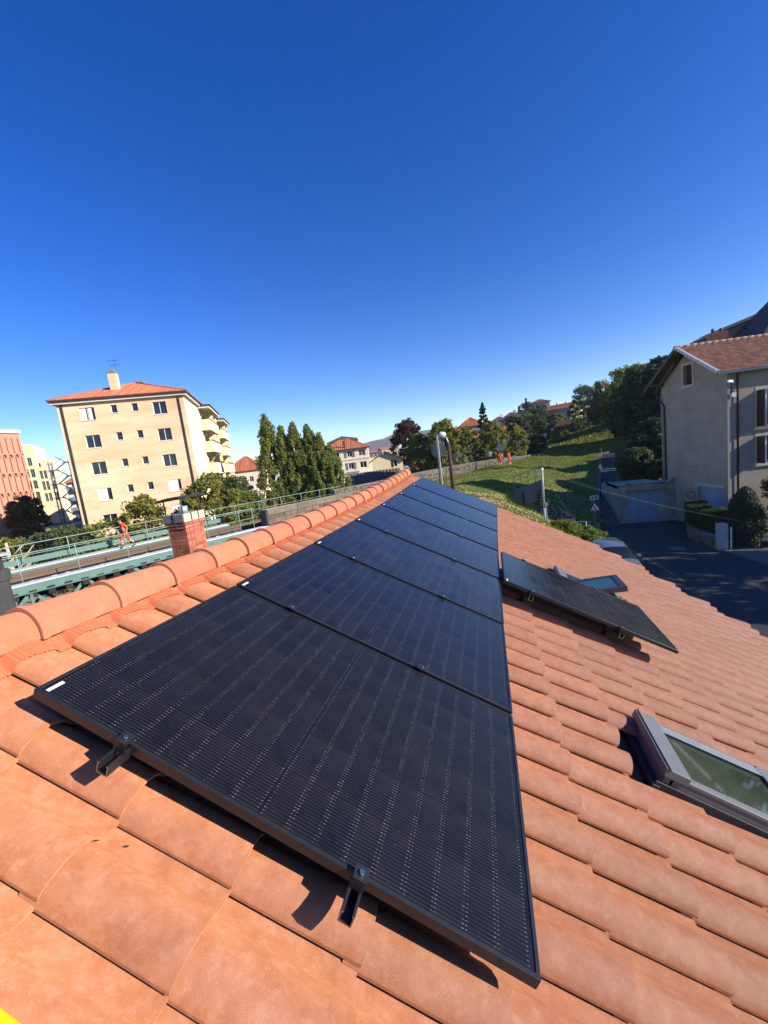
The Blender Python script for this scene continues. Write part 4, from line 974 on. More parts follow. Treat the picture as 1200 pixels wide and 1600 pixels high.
for s in (1,): 
    ye = -oe; vg.beam((-ov - .02, ye, rz_(ye) + .02), (-ov - .02, yA, rz_(yA) + .04), .14, .16, (0, 0, 1)); 
vg.build('verge_board', M_zinc, ho)
vg = MB(); vg.beam((-ov - .02, D_ + oe, rz_(D_ + oe) - .05), (-ov - .02, yA, rz_(yA) - .03), .06, .2); vg.beam((-.28, D_ + .2, EZ - .35), (-.28, yA + 1.0, AZ - .62), .14, .14); 
for y in (yA, D_ - .3): vg.beam((-ov, y, rz_(y) - .26), (.2, y, rz_(y) - .26), .14, .18)
vg.build('rafter', mat('roof_timber', (0.13, 0.10, 0.075), 0.9), ho)
MB().tube([(-ov, -oe - .06, rz_(-oe) - .06), (W_ + .6, -oe - .06, rz_(-oe) - .06)], .07, 8).build('gutter', M_zinc, ho)
ll = thing('wall_lamp', 'street lamp on a bent black arm fixed to the corner of the grey house', 'street lamp', (13.02, 27.68, 8.0))
MB().tube([(.25, .0, -.1), (.05, -.1, .0), (.02, -.25, .35), (-.03, -.45, .56)], .04, 8).build('arm', M_dark, ll)
MB().tube([(.02, -.42, .55), (-.1, -.50, .60), (-.35, -.6, .60), (-.5, -.66, .56)], [.04, .10, .11, .04], 8).build('lamp_head', M_zinc, ll)
MB().box((.1, -.12, -.22), (.3, .02, .02)).build('bracket', M_white, ll)

# buildings above and behind the grey house
M_slate = mat('dark_slate', (0.018, 0.02, 0.025), 0.7, c2=(0.026, 0.029, 0.036), scale=3, stretch=(1, 1, 6), spec=0.4)
sr = thing('slate_roofed_house', 'house with a steep dark slate roof rising behind the brown tiled roof', 'house', (30.0, 56.8, -.4), R(-2))
b = MB(); b.box((.4, .8, 0), (18, 11, 14.7)); b.build('wall', mat('brick_wall_dark', (0.25, 0.12, 0.08), 0.9, c2=(0.2, 0.1, 0.07), scale=6), sr)
b = MB(); b.add([(-.3, .1, 14.75), (18.3, .1, 14.75), (18.3, 12, 14.75), (-.3, 12, 14.75), (4.6, 4.4, 20.6), (13, 4.4, 20.6), (13, 7.6, 20.6), (4.6, 7.6, 20.6)], [(0, 1, 5, 4), (1, 2, 6, 5), (2, 3, 7, 6), (3, 0, 4, 7), (4, 5, 6, 7)]); b.build('roof', M_slate, sr, fix=True)
b = MB(); b.box((-.4, .0, 14.55), (14.4, .2, 14.8)); b.build('gutter', M_dark, sr)
gb = thing('grey_block', 'grey flat roofed block just behind the brown tiled roof', 'building', (28.9, 66.9, 0), R(-4))
b = MB(); b.prism([(0, 14), (0, 17.0), (5.2, 18.4), (7, 18.4), (7, 14)], lambda x, z, k: (x, 7.0 * k, z)); b.box((.05, .05, 0), (7, 6.9, 14)); b.build('wall', mat('grey_cladding_wall', (0.17, 0.19, 0.22), 0.8, c2=(0.13, 0.145, 0.17), scale=1), gb, fix=True)
b = MB(); b.prism([(-.4, 17.0), (5.2, 18.5), (7.4, 18.5), (7.4, 18.85), (5.1, 18.85), (-.4, 17.35)], lambda x, z, k: (x, -.5 + 8.0 * k, z)); b.build('roof_edge', mat('concrete_roof_edge', (0.3, 0.28, 0.25), 0.9), gb, fix=True)
bc = thing('brick_chimney', 'short red brick chimney behind the ridge of the brown tiled roof', 'chimney', (20.5, 46.4, 0))
b = MB().box((0, 0, 10), (1.35, .9, 14.35)).build('stack', M_mortar, bc); rng = random.Random(1)
bme2 = MB().box((0, 0, 0), (.21, .06, .063)).mesh('brick', M_brick)
for r in range(18):
    for k in range(6): link_copy('brick', bme2, b, (.0 + k * .225 + (0 if r % 2 else -.0), -.045, 12.9 + r * .077))
MB().tube([(.3, .4, 14.35), (.3, .4, 14.75)], .13, 10).build('flue_pot', M_dark, bc); MB().tube([(.95, .4, 14.35), (.95, .4, 14.7)], .13, 10).build('flue_pot', M_dark, bc)

# hedge wall, pillar, gate
lw = thing('low_stone_wall', 'low rough stone wall under the clipped hedge at the street corner', 'stone wall', (0, 0, 0))
hp = [(11.15, 28.3), (10.75, 26.9), (10.72, 25.6), (10.85, 24.5)]
core = MB()
for (a, b), (c, d) in zip(hp, hp[1:]):
    core.add([(a, b, -.1), (c, d, -.1), (c + .4, d, -.1), (a + .4, b, -.1), (a, b, .68), (c, d, .68), (c + .4, d, .68), (a + .4, b, .68)], [(4, 5, 6, 7), (0, 1, 5, 4), (2, 3, 7, 6), (3, 0, 4, 7), (1, 2, 6, 5)])
core = core.build('core', M_joint, lw, fix=True); rng = random.Random(6)
for (a, b), (c, d) in zip(hp, hp[1:]):
    L = math.hypot(c - a, d - b); ux, uy = (c - a) / L, (d - b) / L; z = 0
    while z < .6:
        s = 0; hh = rng.uniform(.13, .2)
        while s < L - .1:
            w = min(rng.uniform(.2, .42), L - s); o = rng.uniform(.02, .05); MB().beam((a + ux * (s + .012) + uy * o, b + uy * (s + .012) - ux * o, z + hh / 2), (a + ux * (s + w - .012) + uy * o, b + uy * (s + w - .012) - ux * o, z + hh / 2), .1, hh - .022).build('stone', M_stone, core, bevel=.012); s += w
        z += hh
pi_ = thing('gate_pillar', 'pale square concrete gate pillar at the end of the low hedge wall', 'pillar', (10.86, 24.1, 0), R(-4))
for k in range(3): MB().box((0, 0, .005 + .47 * k), (.40, .40, .005 + .47 * k + .455)).build('block', M_plate if False else mat('pillar_concrete', (0.55, 0.53, 0.51), 0.9, c2=(0.42, 0.4, 0.39), scale=4, bump=0.3), pi_, bevel=.01)
gt = thing('garden_gate', 'dark metal garden gate with a white post beside the pale pillar', 'gate', (11.30, 24.05, 0), R(-18))
for k in range(9): MB().box((.14 + k * .13, -.02, .1), (.17 + k * .13, .02, 1.25)).build('bar', M_dark, gt)
MB().box((.03, -.03, 0), (.09, .03, 1.25)).build('post', M_white, gt); MB().box((.1, -.025, .15), (1.3, .025, .2)).build('bar', M_dark, gt); MB().box((.1, -.025, 1.1), (1.3, .025, 1.15)).build('bar', M_dark, gt)
mh = thing('manhole_cover', 'round iron manhole cover in the road', 'manhole cover', (9.33, 25.0, 0))
MB().tube([(0, 0, .003), (0, 0, .012)], .40, 24).build('rim', mat('manhole_rim', (0.2, 0.19, 0.18), 0.8), mh); MB().tube([(0, 0, .0125), (0, 0, .018)], .33, 24).build('lid', mat('manhole_lid', (0.16, 0.155, 0.15), 0.6), mh)
ps = MB().box((0, 0, 0), (.7, .5, .28)).build('kerb_block', M_conc, bevel=.03); ps.location = (5.55, 26.2, 0); ps.rotation_euler = (0, 0, .4); tag(ps, 'pale concrete kerb block at the foot of the green bush', 'kerb block')
fe = thing('wire_fence', 'thin wire fence with grey posts along the foot of the bank', 'fence', (0, 0, 0))
fp = [(3.35, 28.0, .4), (4.4, 27.9, .25), (5.45, 28.1, .1)]
for p in fp: MB().tube([p, (p[0], p[1], p[2] + 1.15)], .03, 8).build('post', M_galvd, fe)
for h in (1.1, .75, .4): MB().tube([(x, y, z + h) for x, y, z in fp], .006, 4).build('wire', M_galvd, fe)

# overhead cables
M_cable = mat('pale_cable', (0.2, 0.18, 0.155), 0.6)
def cable(label, a, b, sagm, r=0.008):
    a = Vector(a); b = Vector(b); P = []
    for k in range(13): t = k / 12; p = a.lerp(b, t); p.z -= sagm * 4 * t * (1 - t); P.append(p)
    o = MB().tube(P, r, 5).build('overhead_cable', M_cable); tag(o, label, 'cable', 'overhead cables across the street')
cable('cable running from the trees up to the lamp arm on the grey house', (11.82, 43.4, 5.73), (13.0, 27.5, 8.1), .25)
cable('cable crossing the grey gable wall just below its middle', (11.82, 43.4, 5.49), (14.0, 27.55, 6.05), .1)
cable('cable from the grass bank across to the sunny house front, low on the gable', (2.9, 35, 5.2), (15.5, 27.5, 5.2), .25)
cable('lower of the thin cables passing in front of the basement garage', (9.8, 31, 3.9), (16, 27.3, 4.25), .15)
cable('cable slanting down from the pale pole over the road', (2.77, 25.56, 4.95), (13.5, 23.5, 1.1), .35)
cable('second cable slanting down from the pale pole over the road', (2.77, 25.56, 4.8), (15.5, 23.5, .7), .45)
cable('stay wire falling from the pale pole to the street', (2.8, 25.56, 4.85), (5.2, 27.6, .5), .05)

# ================================================================== BUILDINGS IN THE TOWN
M_cream_w = mat('apricot_render', (0.82, 0.60, 0.39), 0.9, c2=(0.71, 0.465, 0.275), scale=0.55, stretch=(.22, 1, 1.5), contrast=0.11, bump=0.15, bscale=20, detail=8, patch=(1.3, .55, .75, .5, (0.6, 0.36, 0.18)))
M_yellow_w = mat('pale_yellow_render', (0.82, 0.71, 0.44), 0.9, c2=(0.74, 0.62, 0.37), scale=0.5)
M_pane = glass_mat('window_glass', (0.025, 0.03, 0.04))
M_wf = mat('window_white', (0.72, 0.72, 0.7), 0.5)
M_oroof = mat('orange_roof', (0.44, 0.135, 0.06), 0.85, c2=(0.36, 0.11, 0.055), scale=1.5, isl=0.2)
M_eave = mat('eave_white', (0.68, 0.62, 0.5), 0.8)
M_shw = mat('white_shutter', (0.72, 0.72, 0.74), 0.6, c2=(0.66, 0.66, 0.68), scale=2, stretch=(1, 1, 12))
def plain(x, d, z): return (x, d, z)

def hip_roof(name, root, x0, x1, y0, y1, ze, ridge_z, hipx, M, ov=0.5, strips=0.42, th=0.14, axis='x'):
    """hip roof with raised tile courses running down every slope; hipx: inset of the ridge ends"""
    x0 -= ov; x1 += ov; y0 -= ov; y1 += ov; ym = (y0 + y1) / 2; a, b = (x0 + hipx, ym, ridge_z), (x1 - hipx, ym, ridge_z)
    r = MB(); c = [(x0, y0, ze), (x1, y0, ze), (x1, y1, ze), (x0, y1, ze)]
    if axis == 'y':
        xm = (x0 + x1) / 2; a, b = (xm, y0 + hipx, ridge_z), (xm, y1 - hipx, ridge_z); c = [c[3], c[0], c[1], c[2]]; a, b = b, a
    r.add(c + [a, b], [(0, 1, 5, 4), (1, 2, 5), (2, 3, 4, 5), (3, 0, 4), (3, 2, 1, 0)])
    o = r.build(name, M, root, fix=True)
    t = MB()
    def slope(p, q, ra, rb_):
        L = (Vector(q) - Vector(p)).length; n = max(3, int(L / strips)); p, q, ra, rb_ = map(Vector, (p, q, ra, rb_))
        e = (q - p).normalized(); nrm = e.cross((ra + rb_) / 2 - p).normalized()
        if nrm.z < 0: nrm = -nrm
        run = ((ra + rb_) / 2 - p) - e * ((ra + rb_) / 2 - p).dot(e)
        sa, sb = (ra - p).dot(e), (rb_ - p).dot(e)
        for i in range(n):
            s = L * (i + .5) / n; f = min(1, s / sa if sa > 0 else 1, (L - s) / (L - sb) if L > sb else 1)
            if f < .03: continue
            s0 = p + e * s; s1 = s0 + run * f; w = L / n * .33
            t.add([s0 - e * w, s0 + nrm * .085, s0 + e * w, s1 - e * w, s1 + nrm * .085, s1 + e * w], [(0, 1, 4, 3), (1, 2, 5, 4), (0, 2, 1)])
    slope(c[0], c[1], a, b); slope(c[1], c[2], b, b); slope(c[2], c[3], b, a); slope(c[3], c[0], a, a)
    for p, q in ((c[0], a), (c[1], b), (c[2], b), (c[3], a), (a, b)): 
        if (Vector(p) - Vector(q)).length > .05: t.tube([p, q], .13, 6)
    tag(t.build('roof_tile_rows', M, o), kind='stuff')
    return o

# --- apricot apartment block
ap = thing('apartment_block', 'tall apricot apartment block with a red tiled hip roof and balconies on its right side', 'apartment building', (-42.12, 33.28, 0), RZ(60.7))
FL = [14.33, 11.50, 8.70, 5.92, 3.10]; AW, AL, AH = 12.0, 37.0, 16.1
holes = []
for z in FL:
    holes += [(1.92, 3.30, z, z + 1.31), (8.82, 10.16, z, z + 1.31)]
    holes += [(4.82, 5.42, z + .53, z + 1.36), (6.80, 7.40, z + .53, z + 1.36)]
am = MB(); am.facade(plain, AW, AH, holes, .22)
sideh = []
for z in FL:
    sideh += [(10.2, 16.2, z - 1.0, z + 1.45), (25.0, 30.5, z - 1.0, z + 1.45)]
am.facade(lambda x, d, z: (AW - d, x, z), AL, AH, sideh, 2.2, mi=1)
for h in sideh: am.quad((AW - 2.2, h[0], h[2]), (AW - 2.2, h[1], h[2]), (AW - 2.2, h[1], h[3]), (AW - 2.2, h[0], h[3]), 1)
am.quad((0, 0, 0), (0, 0, AH), (0, AL, AH), (0, AL, 0)); am.quad((0, AL, 0), (0, AL, AH), (AW, AL, AH), (AW, AL, 0))
am.build('wall', [M_cream_w, M_yellow_w], ap)
for i, h in enumerate(holes):
    small = i % 4 >= 2; row = i // 4; left = i % 4 == 0
    w = win_parts(ap, plain, *h, .20, M_wf, M_pane, 0 if small else 1, .05)
    closed = (row == 3 and not small) or (row == 4 and i % 4 == 1)
    if closed: MB().box((h[0] + .01, .05, h[2] + .005), (h[1] - (.42 if left else .3), .08, h[3] - .01)).build('roller_shutter', M_shw, w)
    if row == 0 and left: MB().box((h[0] + .05, .10, h[2] + .05), (h[0] + .55, .13, h[3] - .06)).box((h[0] + .78, .10, h[2] + .05), (h[1] - .28, .13, h[3] - .06)).build('curtain', M_shw, w)
    MB().box((h[0] - .05, -.05, h[2] - .06), (h[1] + .05, .1, h[2])).build('sill', M_eave, w)
for x in (.46, AW - .5): MB().tube([(x, -.09, 0), (x, -.09, AH + .05)], .085, 8).build('downpipe', M_dark, ap)
MB().box((-.35, -.35, AH + .001), (AW + .35, AL + .3, AH + .22)).build('eave_board', M_eave, ap)
MB().box((-.52, -.52, AH + .225), (AW + .52, AL + .45, AH + .40)).build('gutter', M_dark, ap)
apr = hip_roof('roof', ap, 0, AW, 0, AL, AH + .41, 19.1, 7.0, M_oroof, .5, .30, axis='y')
for y0, y1 in ((8.6, 17.6), (23.6, 32.0)):                      # balcony towers on the right side
    for k, z in enumerate(FL):
        s = MB(); s.box((AW + .01, y0, z - 1.25), (AW + 1.1, y1, z - 1.05)); s.box((AW + .96, y0, z - 1.05), (AW + 1.1, y1, z + .1)); s.box((AW + .01, y0, z - 1.05), (AW + .96, y0 + .12, z + .1)); s.box((AW + .01, y1 - .12, z - 1.05), (AW + .96, y1, z + 1.45)); s.box((AW + .01, (y0 + y1) / 2 + .8, z - 1.04), (AW + .95, (y0 + y1) / 2 + 1.0, z + 1.4))
        bo = s.build('balcony', M_yellow_w, ap)
        r = MB(); x = AW + .2
        while x < AW + .95: r.box((x, y0 + .04, z + .1), (x + .04, y0 + .08, z + .35)); x += .12
        for q in range(int((y1 - y0) / .3)): r.box((AW + 1.0, y0 + .2 + q * .3, z + .1), (AW + 1.04, y0 + .3 + q * .3, z + .35))
        tag(r.build('baluster', M_dark, bo), kind='stuff')
    MB().box((AW + .01, y0 - .3, AH - .25), (AW + 1.4, y1 + .3, AH + .0)).build('balcony_roof', M_eave, ap); MB().box((AW + .01, y0 - .45, AH + .002), (AW + 1.55, y1 + .45, AH + .16)).build('balcony_gutter', M_dark, ap)
    MB().box((AW + .9, y0 - .25, 2), (AW + 1.5, y0 - .02, AH - .26)).build('balcony_pier', M_yellow_w, ap) if False else None
for k in range(6):
    for z in FL: pass
vn = MB()
for z in FL:
    for y in (3.4, 5.6): vn.box((AW + .001, y, z - .9), (AW + .03, y + .28, z - .62))
vn.build('wall_vent', M_dark, ap)
c = MB().box((4.35, 2.7, 16.6), (5.15, 3.5, 19.55)).build('chimney', M_cream_w, ap); MB().box((4.3, 2.65, 19.55), (5.2, 3.55, 19.7)).box((4.5, 2.85, 19.7), (5.0, 3.35, 20.0)).build('chimney_cap', M_conc, c)
c = MB().box((5.7, 7.0, 18.2), (6.6, 7.8, 19.25)).build('chimney', M_eave, ap); MB().box((5.6, 6.9, 19.25), (6.7, 7.9, 19.4)).build('chimney_cap', M_conc, c)
for y in (14, 19): c = MB().box((8.6, y, 17.3), (9.9, y + 1.2, 18.75)).build('chimney', M_eave, ap); MB().box((8.5, y - .1, 18.75), (10.0, y + 1.3, 18.95)).box((8.9, y + .3, 18.95), (9.4, y + .8, 19.4)).build('chimney_cap', M_conc, c)
an = MB().tube([(4.9, 3.9, 17.5), (4.9, 3.9, 21.2)], .02, 5)
for z, w in ((21.1, .7), (20.6, .5)):
    an.tube([(4.9 - w, 3.9, z), (4.9 + w, 3.9, z + .1)], .018, 4)
    for k in range(5): an.tube([(4.9 - w + k * w / 2, 3.6, z + .05), (4.9 - w + k * w / 2, 4.2, z + .05)], .012, 4)
an.build('antenna', M_dark, ap)

# --- pink block at the left edge
M_pink = mat('pink_render', (0.62, 0.30, 0.20), 0.9, c2=(0.55, 0.26, 0.17), scale=0.8, stretch=(1, 1, .5))
pk_ = thing('pink_block', 'pink apartment block with rows of angular window hoods at the left edge', 'apartment building', (-73.2, 33.1, 0), RZ(3))
b = MB(); b.box((0, 0, 0), (17, 12, 17.6)); b.build('wall', M_pink, pk_)
b = MB(); b.box((-.2, -.25, 17.62), (17.2, 12, 18.15)); b.build('parapet', M_eave, pk_)
pf = MB()
for z in (14.3, 11.35, 8.4, 5.45, 2.5):
    x = .3
    while x < 16.6:
        o = MB().prism([(x, z + .1), (x + .62, z + .1), (x + .62, z - .55)], lambda X, Z, k: (X, -.45 * k, Z) if Z > z else (X, 0, Z))
        MB().add([(x, -.02, z), (x + .6, -.02, z), (x + .6, -.55, z), (x, -.55, z), (x + .3, -.02, z - .65)], [(0, 1, 2, 3), (3, 2, 4), (2, 1, 4), (0, 3, 4)]).build('window_hood', M_pink, pk_)
        pf.box((x + .66, -.30, z + .02), (x + .74, -.001, z + 2.6)); x += .82
    pf.box((0, -.30, z + .001), (17, -.001, z + .12))
tag(pf.build('wall_fin', M_pink, pk_), kind='stuff')

# --- cream building with tall paired windows
M_crm = mat('cream_render', (0.70, 0.56, 0.36), 0.9, c2=(0.64, 0.5, 0.31), scale=0.6)
cb_ = thing('cream_block', 'cream stepped office block with tall paired windows left of the apricot block', 'office building', (-119.0, 73.0, 0), RZ(45))
OX = 9.9                                                        # local x of the step
hs = []
for z in (14.0 - 1.55, 11.0 - 1.45, 8.1 - 1.4, 5.2 - 1.4, 17.5 - 2.1): pass
cm = MB(); CH = []
for z0, z1 in ((12.45, 14.55), (9.55, 11.68), (6.65, 8.75), (3.8, 5.8)):
    for a, c in ((7.2, 8.05), (8.35, 9.2)): CH.append((a, c, z0, z1))
CH.append((8.25, 9.1, 15.4, 17.45))
cm.facade(plain, OX, 18.9, CH, .35)
CR = []
for z0, z1 in ((11.85, 13.95), (8.9, 11.2), (5.95, 8.1)):
    for a, c in ((9.97, 10.62), (10.78, 11.45), (12.0, 12.8)): CR.append((a, c, z0, z1))
cm.facade(lambda x, d, z: (x, d + .6, z), 13.1, 15.0, CR, .35, x0=OX)
cm.box((0, .5, 0), (OX, 14, 18.88)); cm.box((OX, 1.0, 0), (13.1, 14, 14.98)); cm.add([(OX - 2.4, 0, 18.9), (OX, 0, 18.9), (OX, 0, 20.7), (OX - 2.0, 0, 21.0), (OX - 2.4, 14, 18.9), (OX, 14, 18.9), (OX, 14, 20.7), (OX - 2.0, 14, 21.0)], [(0, 1, 2, 3), (7, 6, 5, 4), (1, 5, 6, 2), (3, 2, 6, 7), (0, 3, 7, 4)])
cm.box((10.4, 2, 15.0), (13.0, 10, 16.6)); cm.build('wall', M_crm, cb_)
for h in CH: win_parts(cb_, plain, *h, .33, M_greend, M_pane, 1, .07, 1)
for h in CR: win_parts(cb_, lambda x, d, z: (x, d + .6, z), *h, .33, M_greend, M_pane, 1, .07, 1)
MB().tube([(12.9, .5, 0), (12.9, .5, 15.0)], .1, 6).build('downpipe', M_rust, cb_)

# --- outside steel staircase right of it and white flats behind
es = thing('outside_staircase', 'dark grey open steel staircase tower between the cream and apricot blocks', 'staircase', (-66.6, 49.3, 0), RZ(50))
for x in (0, 2.6):
    for y in (0, 1.6): MB().beam((x, y, 1.5), (x, y, 12.4), .14).build('column', M_signback, es)
for k in range(5):
    z = 2.2 + 2.2 * k; MB().box((-.3, -.2, z), (.9, 1.8, z + .12)).build('landing', M_signback, es); MB().box((1.9, -.2, z + 1.1), (3.0, 1.8, z + 1.22)).build('landing', M_signback, es)
    MB().beam((.7, .2, z + .05), (2.1, .2, z + 1.12), .5, .12).build('flight', M_signback, es); MB().beam((2.1, 1.3, z + 1.15), (.7, 1.3, z + 2.25), .5, .12).build('flight', M_signback, es)
    r = MB(); r.tube([(-.3, -.2, z + 1.0), (.9, -.2, z + 1.0), (2.1, -.2, z + 2.1), (3.0, -.2, z + 2.1)], .04, 5); r.build('handrail', M_signback, es)
wf = thing('white_flats', 'white flats with long balconies seen behind the steel staircase', 'apartment building', (-92, 71, 0), RZ(60))
b = MB(); b.box((0, 0, 0), (16, 9, 9.6)); b.build('wall', M_wf, wf); b = MB(); b.prism([(-.4, -.6), (16.4, -.6), (16.4, 9.6), (-.4, 9.6)], lambda x, y, k: (x, y, 9.6 + k * .15)); b.prism([(-.4, 9.75), (4.5, 12.2), (11.5, 12.2), (16.4, 9.75)], lambda x, z, k: (x, -.5 + 10 * k, z)); b.build('roof', M_oroof, wf, fix=True)
for k in range(4):
    for i in range(3): MB().box((1 + i * 5, -.02, 1.2 + 2.3 * k), (4.4 + i * 5, .05, 2.7 + 2.3 * k)).build('window', M_pane, wf)
    MB().box((.2, -1.2, .9 + 2.3 * k), (15.8, 0, 1.05 + 2.3 * k)).box((.2, -1.2, 1.05 + 2.3 * k), (15.8, -1.12, 1.75 + 2.3 * k)).build('balcony', M_conc, wf)

# --- white three storey house with the shop
M_wh = mat('warm_white_render', (0.82, 0.73, 0.59), 0.9, c2=(0.74, 0.64, 0.5), scale=0.6)
wh = thing('white_house', 'cream white three storey house with an orange hip roof and a shop below', 'house', (-37.6, 89.4, 0), RZ(74))
Wh = []
for z0, z1 in ((7.55, 8.92), (4.75, 6.15)):
    for a, c in ((2.25, 3.8), (5.6, 6.75), (8.3, 9.85)): Wh.append((a, c, z0, z1))
b = MB(); b.facade(plain, 10.6, 9.4, Wh, .25); b.box((0, .3, 0), (10.6, 9, 9.39)); b.quad((0, 0, 0), (0, 0, 9.4), (0, .3, 9.4), (0, .3, 0)); b.quad((10.6, 0, 0), (10.6, .3, 0), (10.6, .3, 9.4), (10.6, 0, 9.4))
b.box((10.61, .8, 0), (12.6, 8, 6.6)); b.build('wall', M_wh, wh)
for h in Wh:
    win_parts(wh, plain, *h, .24, M_wf, M_pane, 1, .07)
    if 5 < h[0] < 6: MB().box((h[0] - .62, -.07, h[2] - .1), (h[0] - .08, -.02, h[3] + .05)).build('shutter', M_signback, wh); MB().box((h[1] + .08, -.07, h[2] - .1), (h[1] + .62, -.02, h[3] + .05)).build('shutter', M_signback, wh)
MB().box((-.1, -.12, 6.85), (10.7, -.001, 7.1)).build('string_course', M_eave, wh); MB().box((4.9, -.5, 3.85), (8.0, -.001, 4.1)).build('balcony', M_conc, wh)
hip_roof('roof', wh, 0, 10.6, 0, 9, 9.41, 11.9, 4.6, M_oroof, .45, .45); MB().box((-.5, -.5, 9.2), (11.1, -.42, 9.42)).build('gutter', M_dark, wh)
ck = MB().box((5.0, .1, 9.3), (5.4, .4, 11.4)).build('chimney', M_dark, wh)
MB().box((-.5, -1.6, 3.2), (12.8, -.02, 3.45)).build('awning', M_wf, wh); MB().box((.5, -.03, .3), (3.2, -.005, 2.9)).build('shop_window', M_pane, wh); MB().box((6.6, -.03, .3), (9.6, -.005, 2.9)).build('shop_window', M_pane, wh)
for x in (4.2, 5.8, 10.6): MB().box((x, -1.5, 0), (x + .6, -.9, 3.2)).build('pillar', M_wf, wh)

# --- cream gable house, sheds
gh = thing('cream_gable_house', 'low cream gable house with a dark window beside the white three storey house', 'house', (-21.1, 72.55, 0), RZ(74))
b = MB(); hh = [(3.95, 4.55, 4.7, 5.9)]; b.facade(plain, 5.6, 6.0, hh, .2); b.add([(0, 0, 6.0), (5.6, 0, 6.0), (2.55, 0, 7.45)], [(0, 1, 2)]); b.box((0, .25, 0), (5.6, 9, 5.99)); b.quad((0, 0, 0), (0, 0, 6), (0, .25, 6), (0, .25, 0)); b.build('wall', M_yellow_w, gh)
win_parts(gh, plain, *hh[0], .19, M_wf, M_pane, 0, .05); MB().box((.9, -.03, 3.4), (2.2, -.004, 4.1)).build('window', M_pane, gh); MB().box((3.5, -.06, 4.65), (3.92, -.02, 5.95)).build('shutter', M_dark, gh)
M_broof = mat('brown_red_roof', (0.22, 0.085, 0.06), 0.85, c2=(0.15, 0.065, 0.05), scale=2, stretch=(5, 1, 1))
b = MB()
for x0, x1, z0, z1 in ((-.6, 2.55, 5.75, 7.55), (6.2, 2.55, 5.75, 7.55)): b.add([(x0, -.6, z0), (x1, -.6, z1), (x1, 9.3, z1), (x0, 9.3, z0), (x0, -.6, z0 + .16), (x1, -.6, z1 + .16), (x1, 9.3, z1 + .16), (x0, 9.3, z0 + .16)], [(3, 2, 1, 0), (4, 5, 6, 7), (0, 1, 5, 4), (2, 3, 7, 6), (3, 0, 4, 7), (1, 2, 6, 5)])
b.build('roof', M_broof, gh, fix=True)
M_shed = mat('dark_shed_roof', (0.10, 0.085, 0.075), 0.9, c2=(0.16, 0.12, 0.10), scale=1.2, stretch=(1, 5, 1), isl=.2)
def shed(label, loc, rz, L, W, ze, zr, M, wm):
    t = thing('shed', label, 'shed', loc, rz); MB().box((0, 0, 0), (L, W, ze)).build('wall', wm, t)
    b = MB(); b.prism([(-.3, ze), (W / 2, zr), (W + .3, ze), (W + .3, ze - .12), (W / 2, zr - .14), (-.3, ze - .12)], lambda y, z, k: ((L + .3) if k else -.3, y, z)); r = b.build('roof', M, t, fix=True)
    b = MB(); n = int(L / .5)
    for k in range(n): x = L * (k + .5) / n; b.beam((x, -.3, ze + .03), (x, W / 2, zr + .03), .16, .08); b.beam((x, W + .3, ze + .03), (x, W / 2, zr + .03), .16, .08)
    tag(b.build('roof_tile_rows', M, r), kind='stuff')
shed('long low shed with a dark tiled roof in front of the cream gable house', (-20.2, 57.5, 0), RZ(68), 7.5, 5.5, 3.3, 4.75, M_shed, M_stone)
shed('small shed with a faded orange roof left of the dark shed', (-24.6, 59.5, 0), RZ(72), 4.2, 3.5, 2.5, 3.3, M_broof, M_wh)
shed('shed with a red brown roof right of the dark shed, half behind the ridge', (-12.2, 60.0, 0), RZ(70), 5.5, 4.5, 3.2, 4.4, M_broof, M_wh)

# --- further houses
def house_box(name, label, loc, rz, W, D, H, zr, hipx, wallM, roofM, wins, group=None, base=0, chim=False, nf=2):
    t = thing(name, label, 'house', loc, rz, group)
    hs = [(a, a + w, z, z + h) for a, w, z, h in wins]
    b = MB(); b.facade(plain, W, H, hs, .2, z0=base); b.box((0, .25, base), (W, D, H - .01)); b.quad((0, 0, base), (0, 0, H), (0, .25, H), (0, .25, base)); b.quad((W, 0, base), (W, .25, base), (W, .25, H), (W, 0, H)); b.build('wall', wallM, t)
    for h in hs: win_parts(t, plain, *h, .19, M_wf, M_pane, 1, .07)
    r = hip_roof('roof', t, 0, W, 0, D, H + .01, zr, hipx, roofM, .45, .5)
    if chim: MB().box((W * .6, D * .4, H), (W * .6 + .7, D * .4 + .7, zr + .8)).build('chimney', wallM, r)
    return t
M_greyw = mat('grey_white_render', (0.42, 0.42, 0.42), 0.9, c2=(0.34, 0.34, 0.34), scale=.7)
def grid_w(xs, zs, w=1.0, h=1.3): return [(x, w, z, h) for z in zs for x in xs]
house_box('town_house', 'house with an orange pyramid roof and round window left of the poplars', (-62.5, 87.0, 0), RZ(72), 8.5, 8, 7.4, 10.9, 4.3, M_wh, M_oroof, grid_w((1, 5.5), (1.2, 4.6)))
house_box('town_house', 'house with an orange hip roof above the green trees, under the dark conifer', (-6.6, 103.6, 0), RZ(80), 5.6, 7, 11.3, 13.6, 3.2, M_greyw, M_oroof, grid_w((.8, 3.4), (6.0, 9.0)), chim=False)
house_box('town_house', 'lower orange roofed house between the green trees', (-5.4, 95, 0), RZ(80), 4.5, 6, 8.2, 10.2, 2.6, M_greyw, M_oroof, grid_w((1, 3), (5.5,)))
house_box('town_house', 'house with a dull red roof behind the conifer', (1.4, 148, 0), RZ(78), 6, 8, 13.2, 15.2, 3.3, M_wh, M_broof, grid_w((1, 4), (8, 11)), chim=True)
house_box('town_house', 'pale house with a grey red roof farther up the hill behind the bright trees', (5.2, 152, 0), RZ(82), 7, 8, 14.0, 16.2, 3.3, M_greyw, M_broof, grid_w((1, 4), (8.5, 11.5)), chim=True)
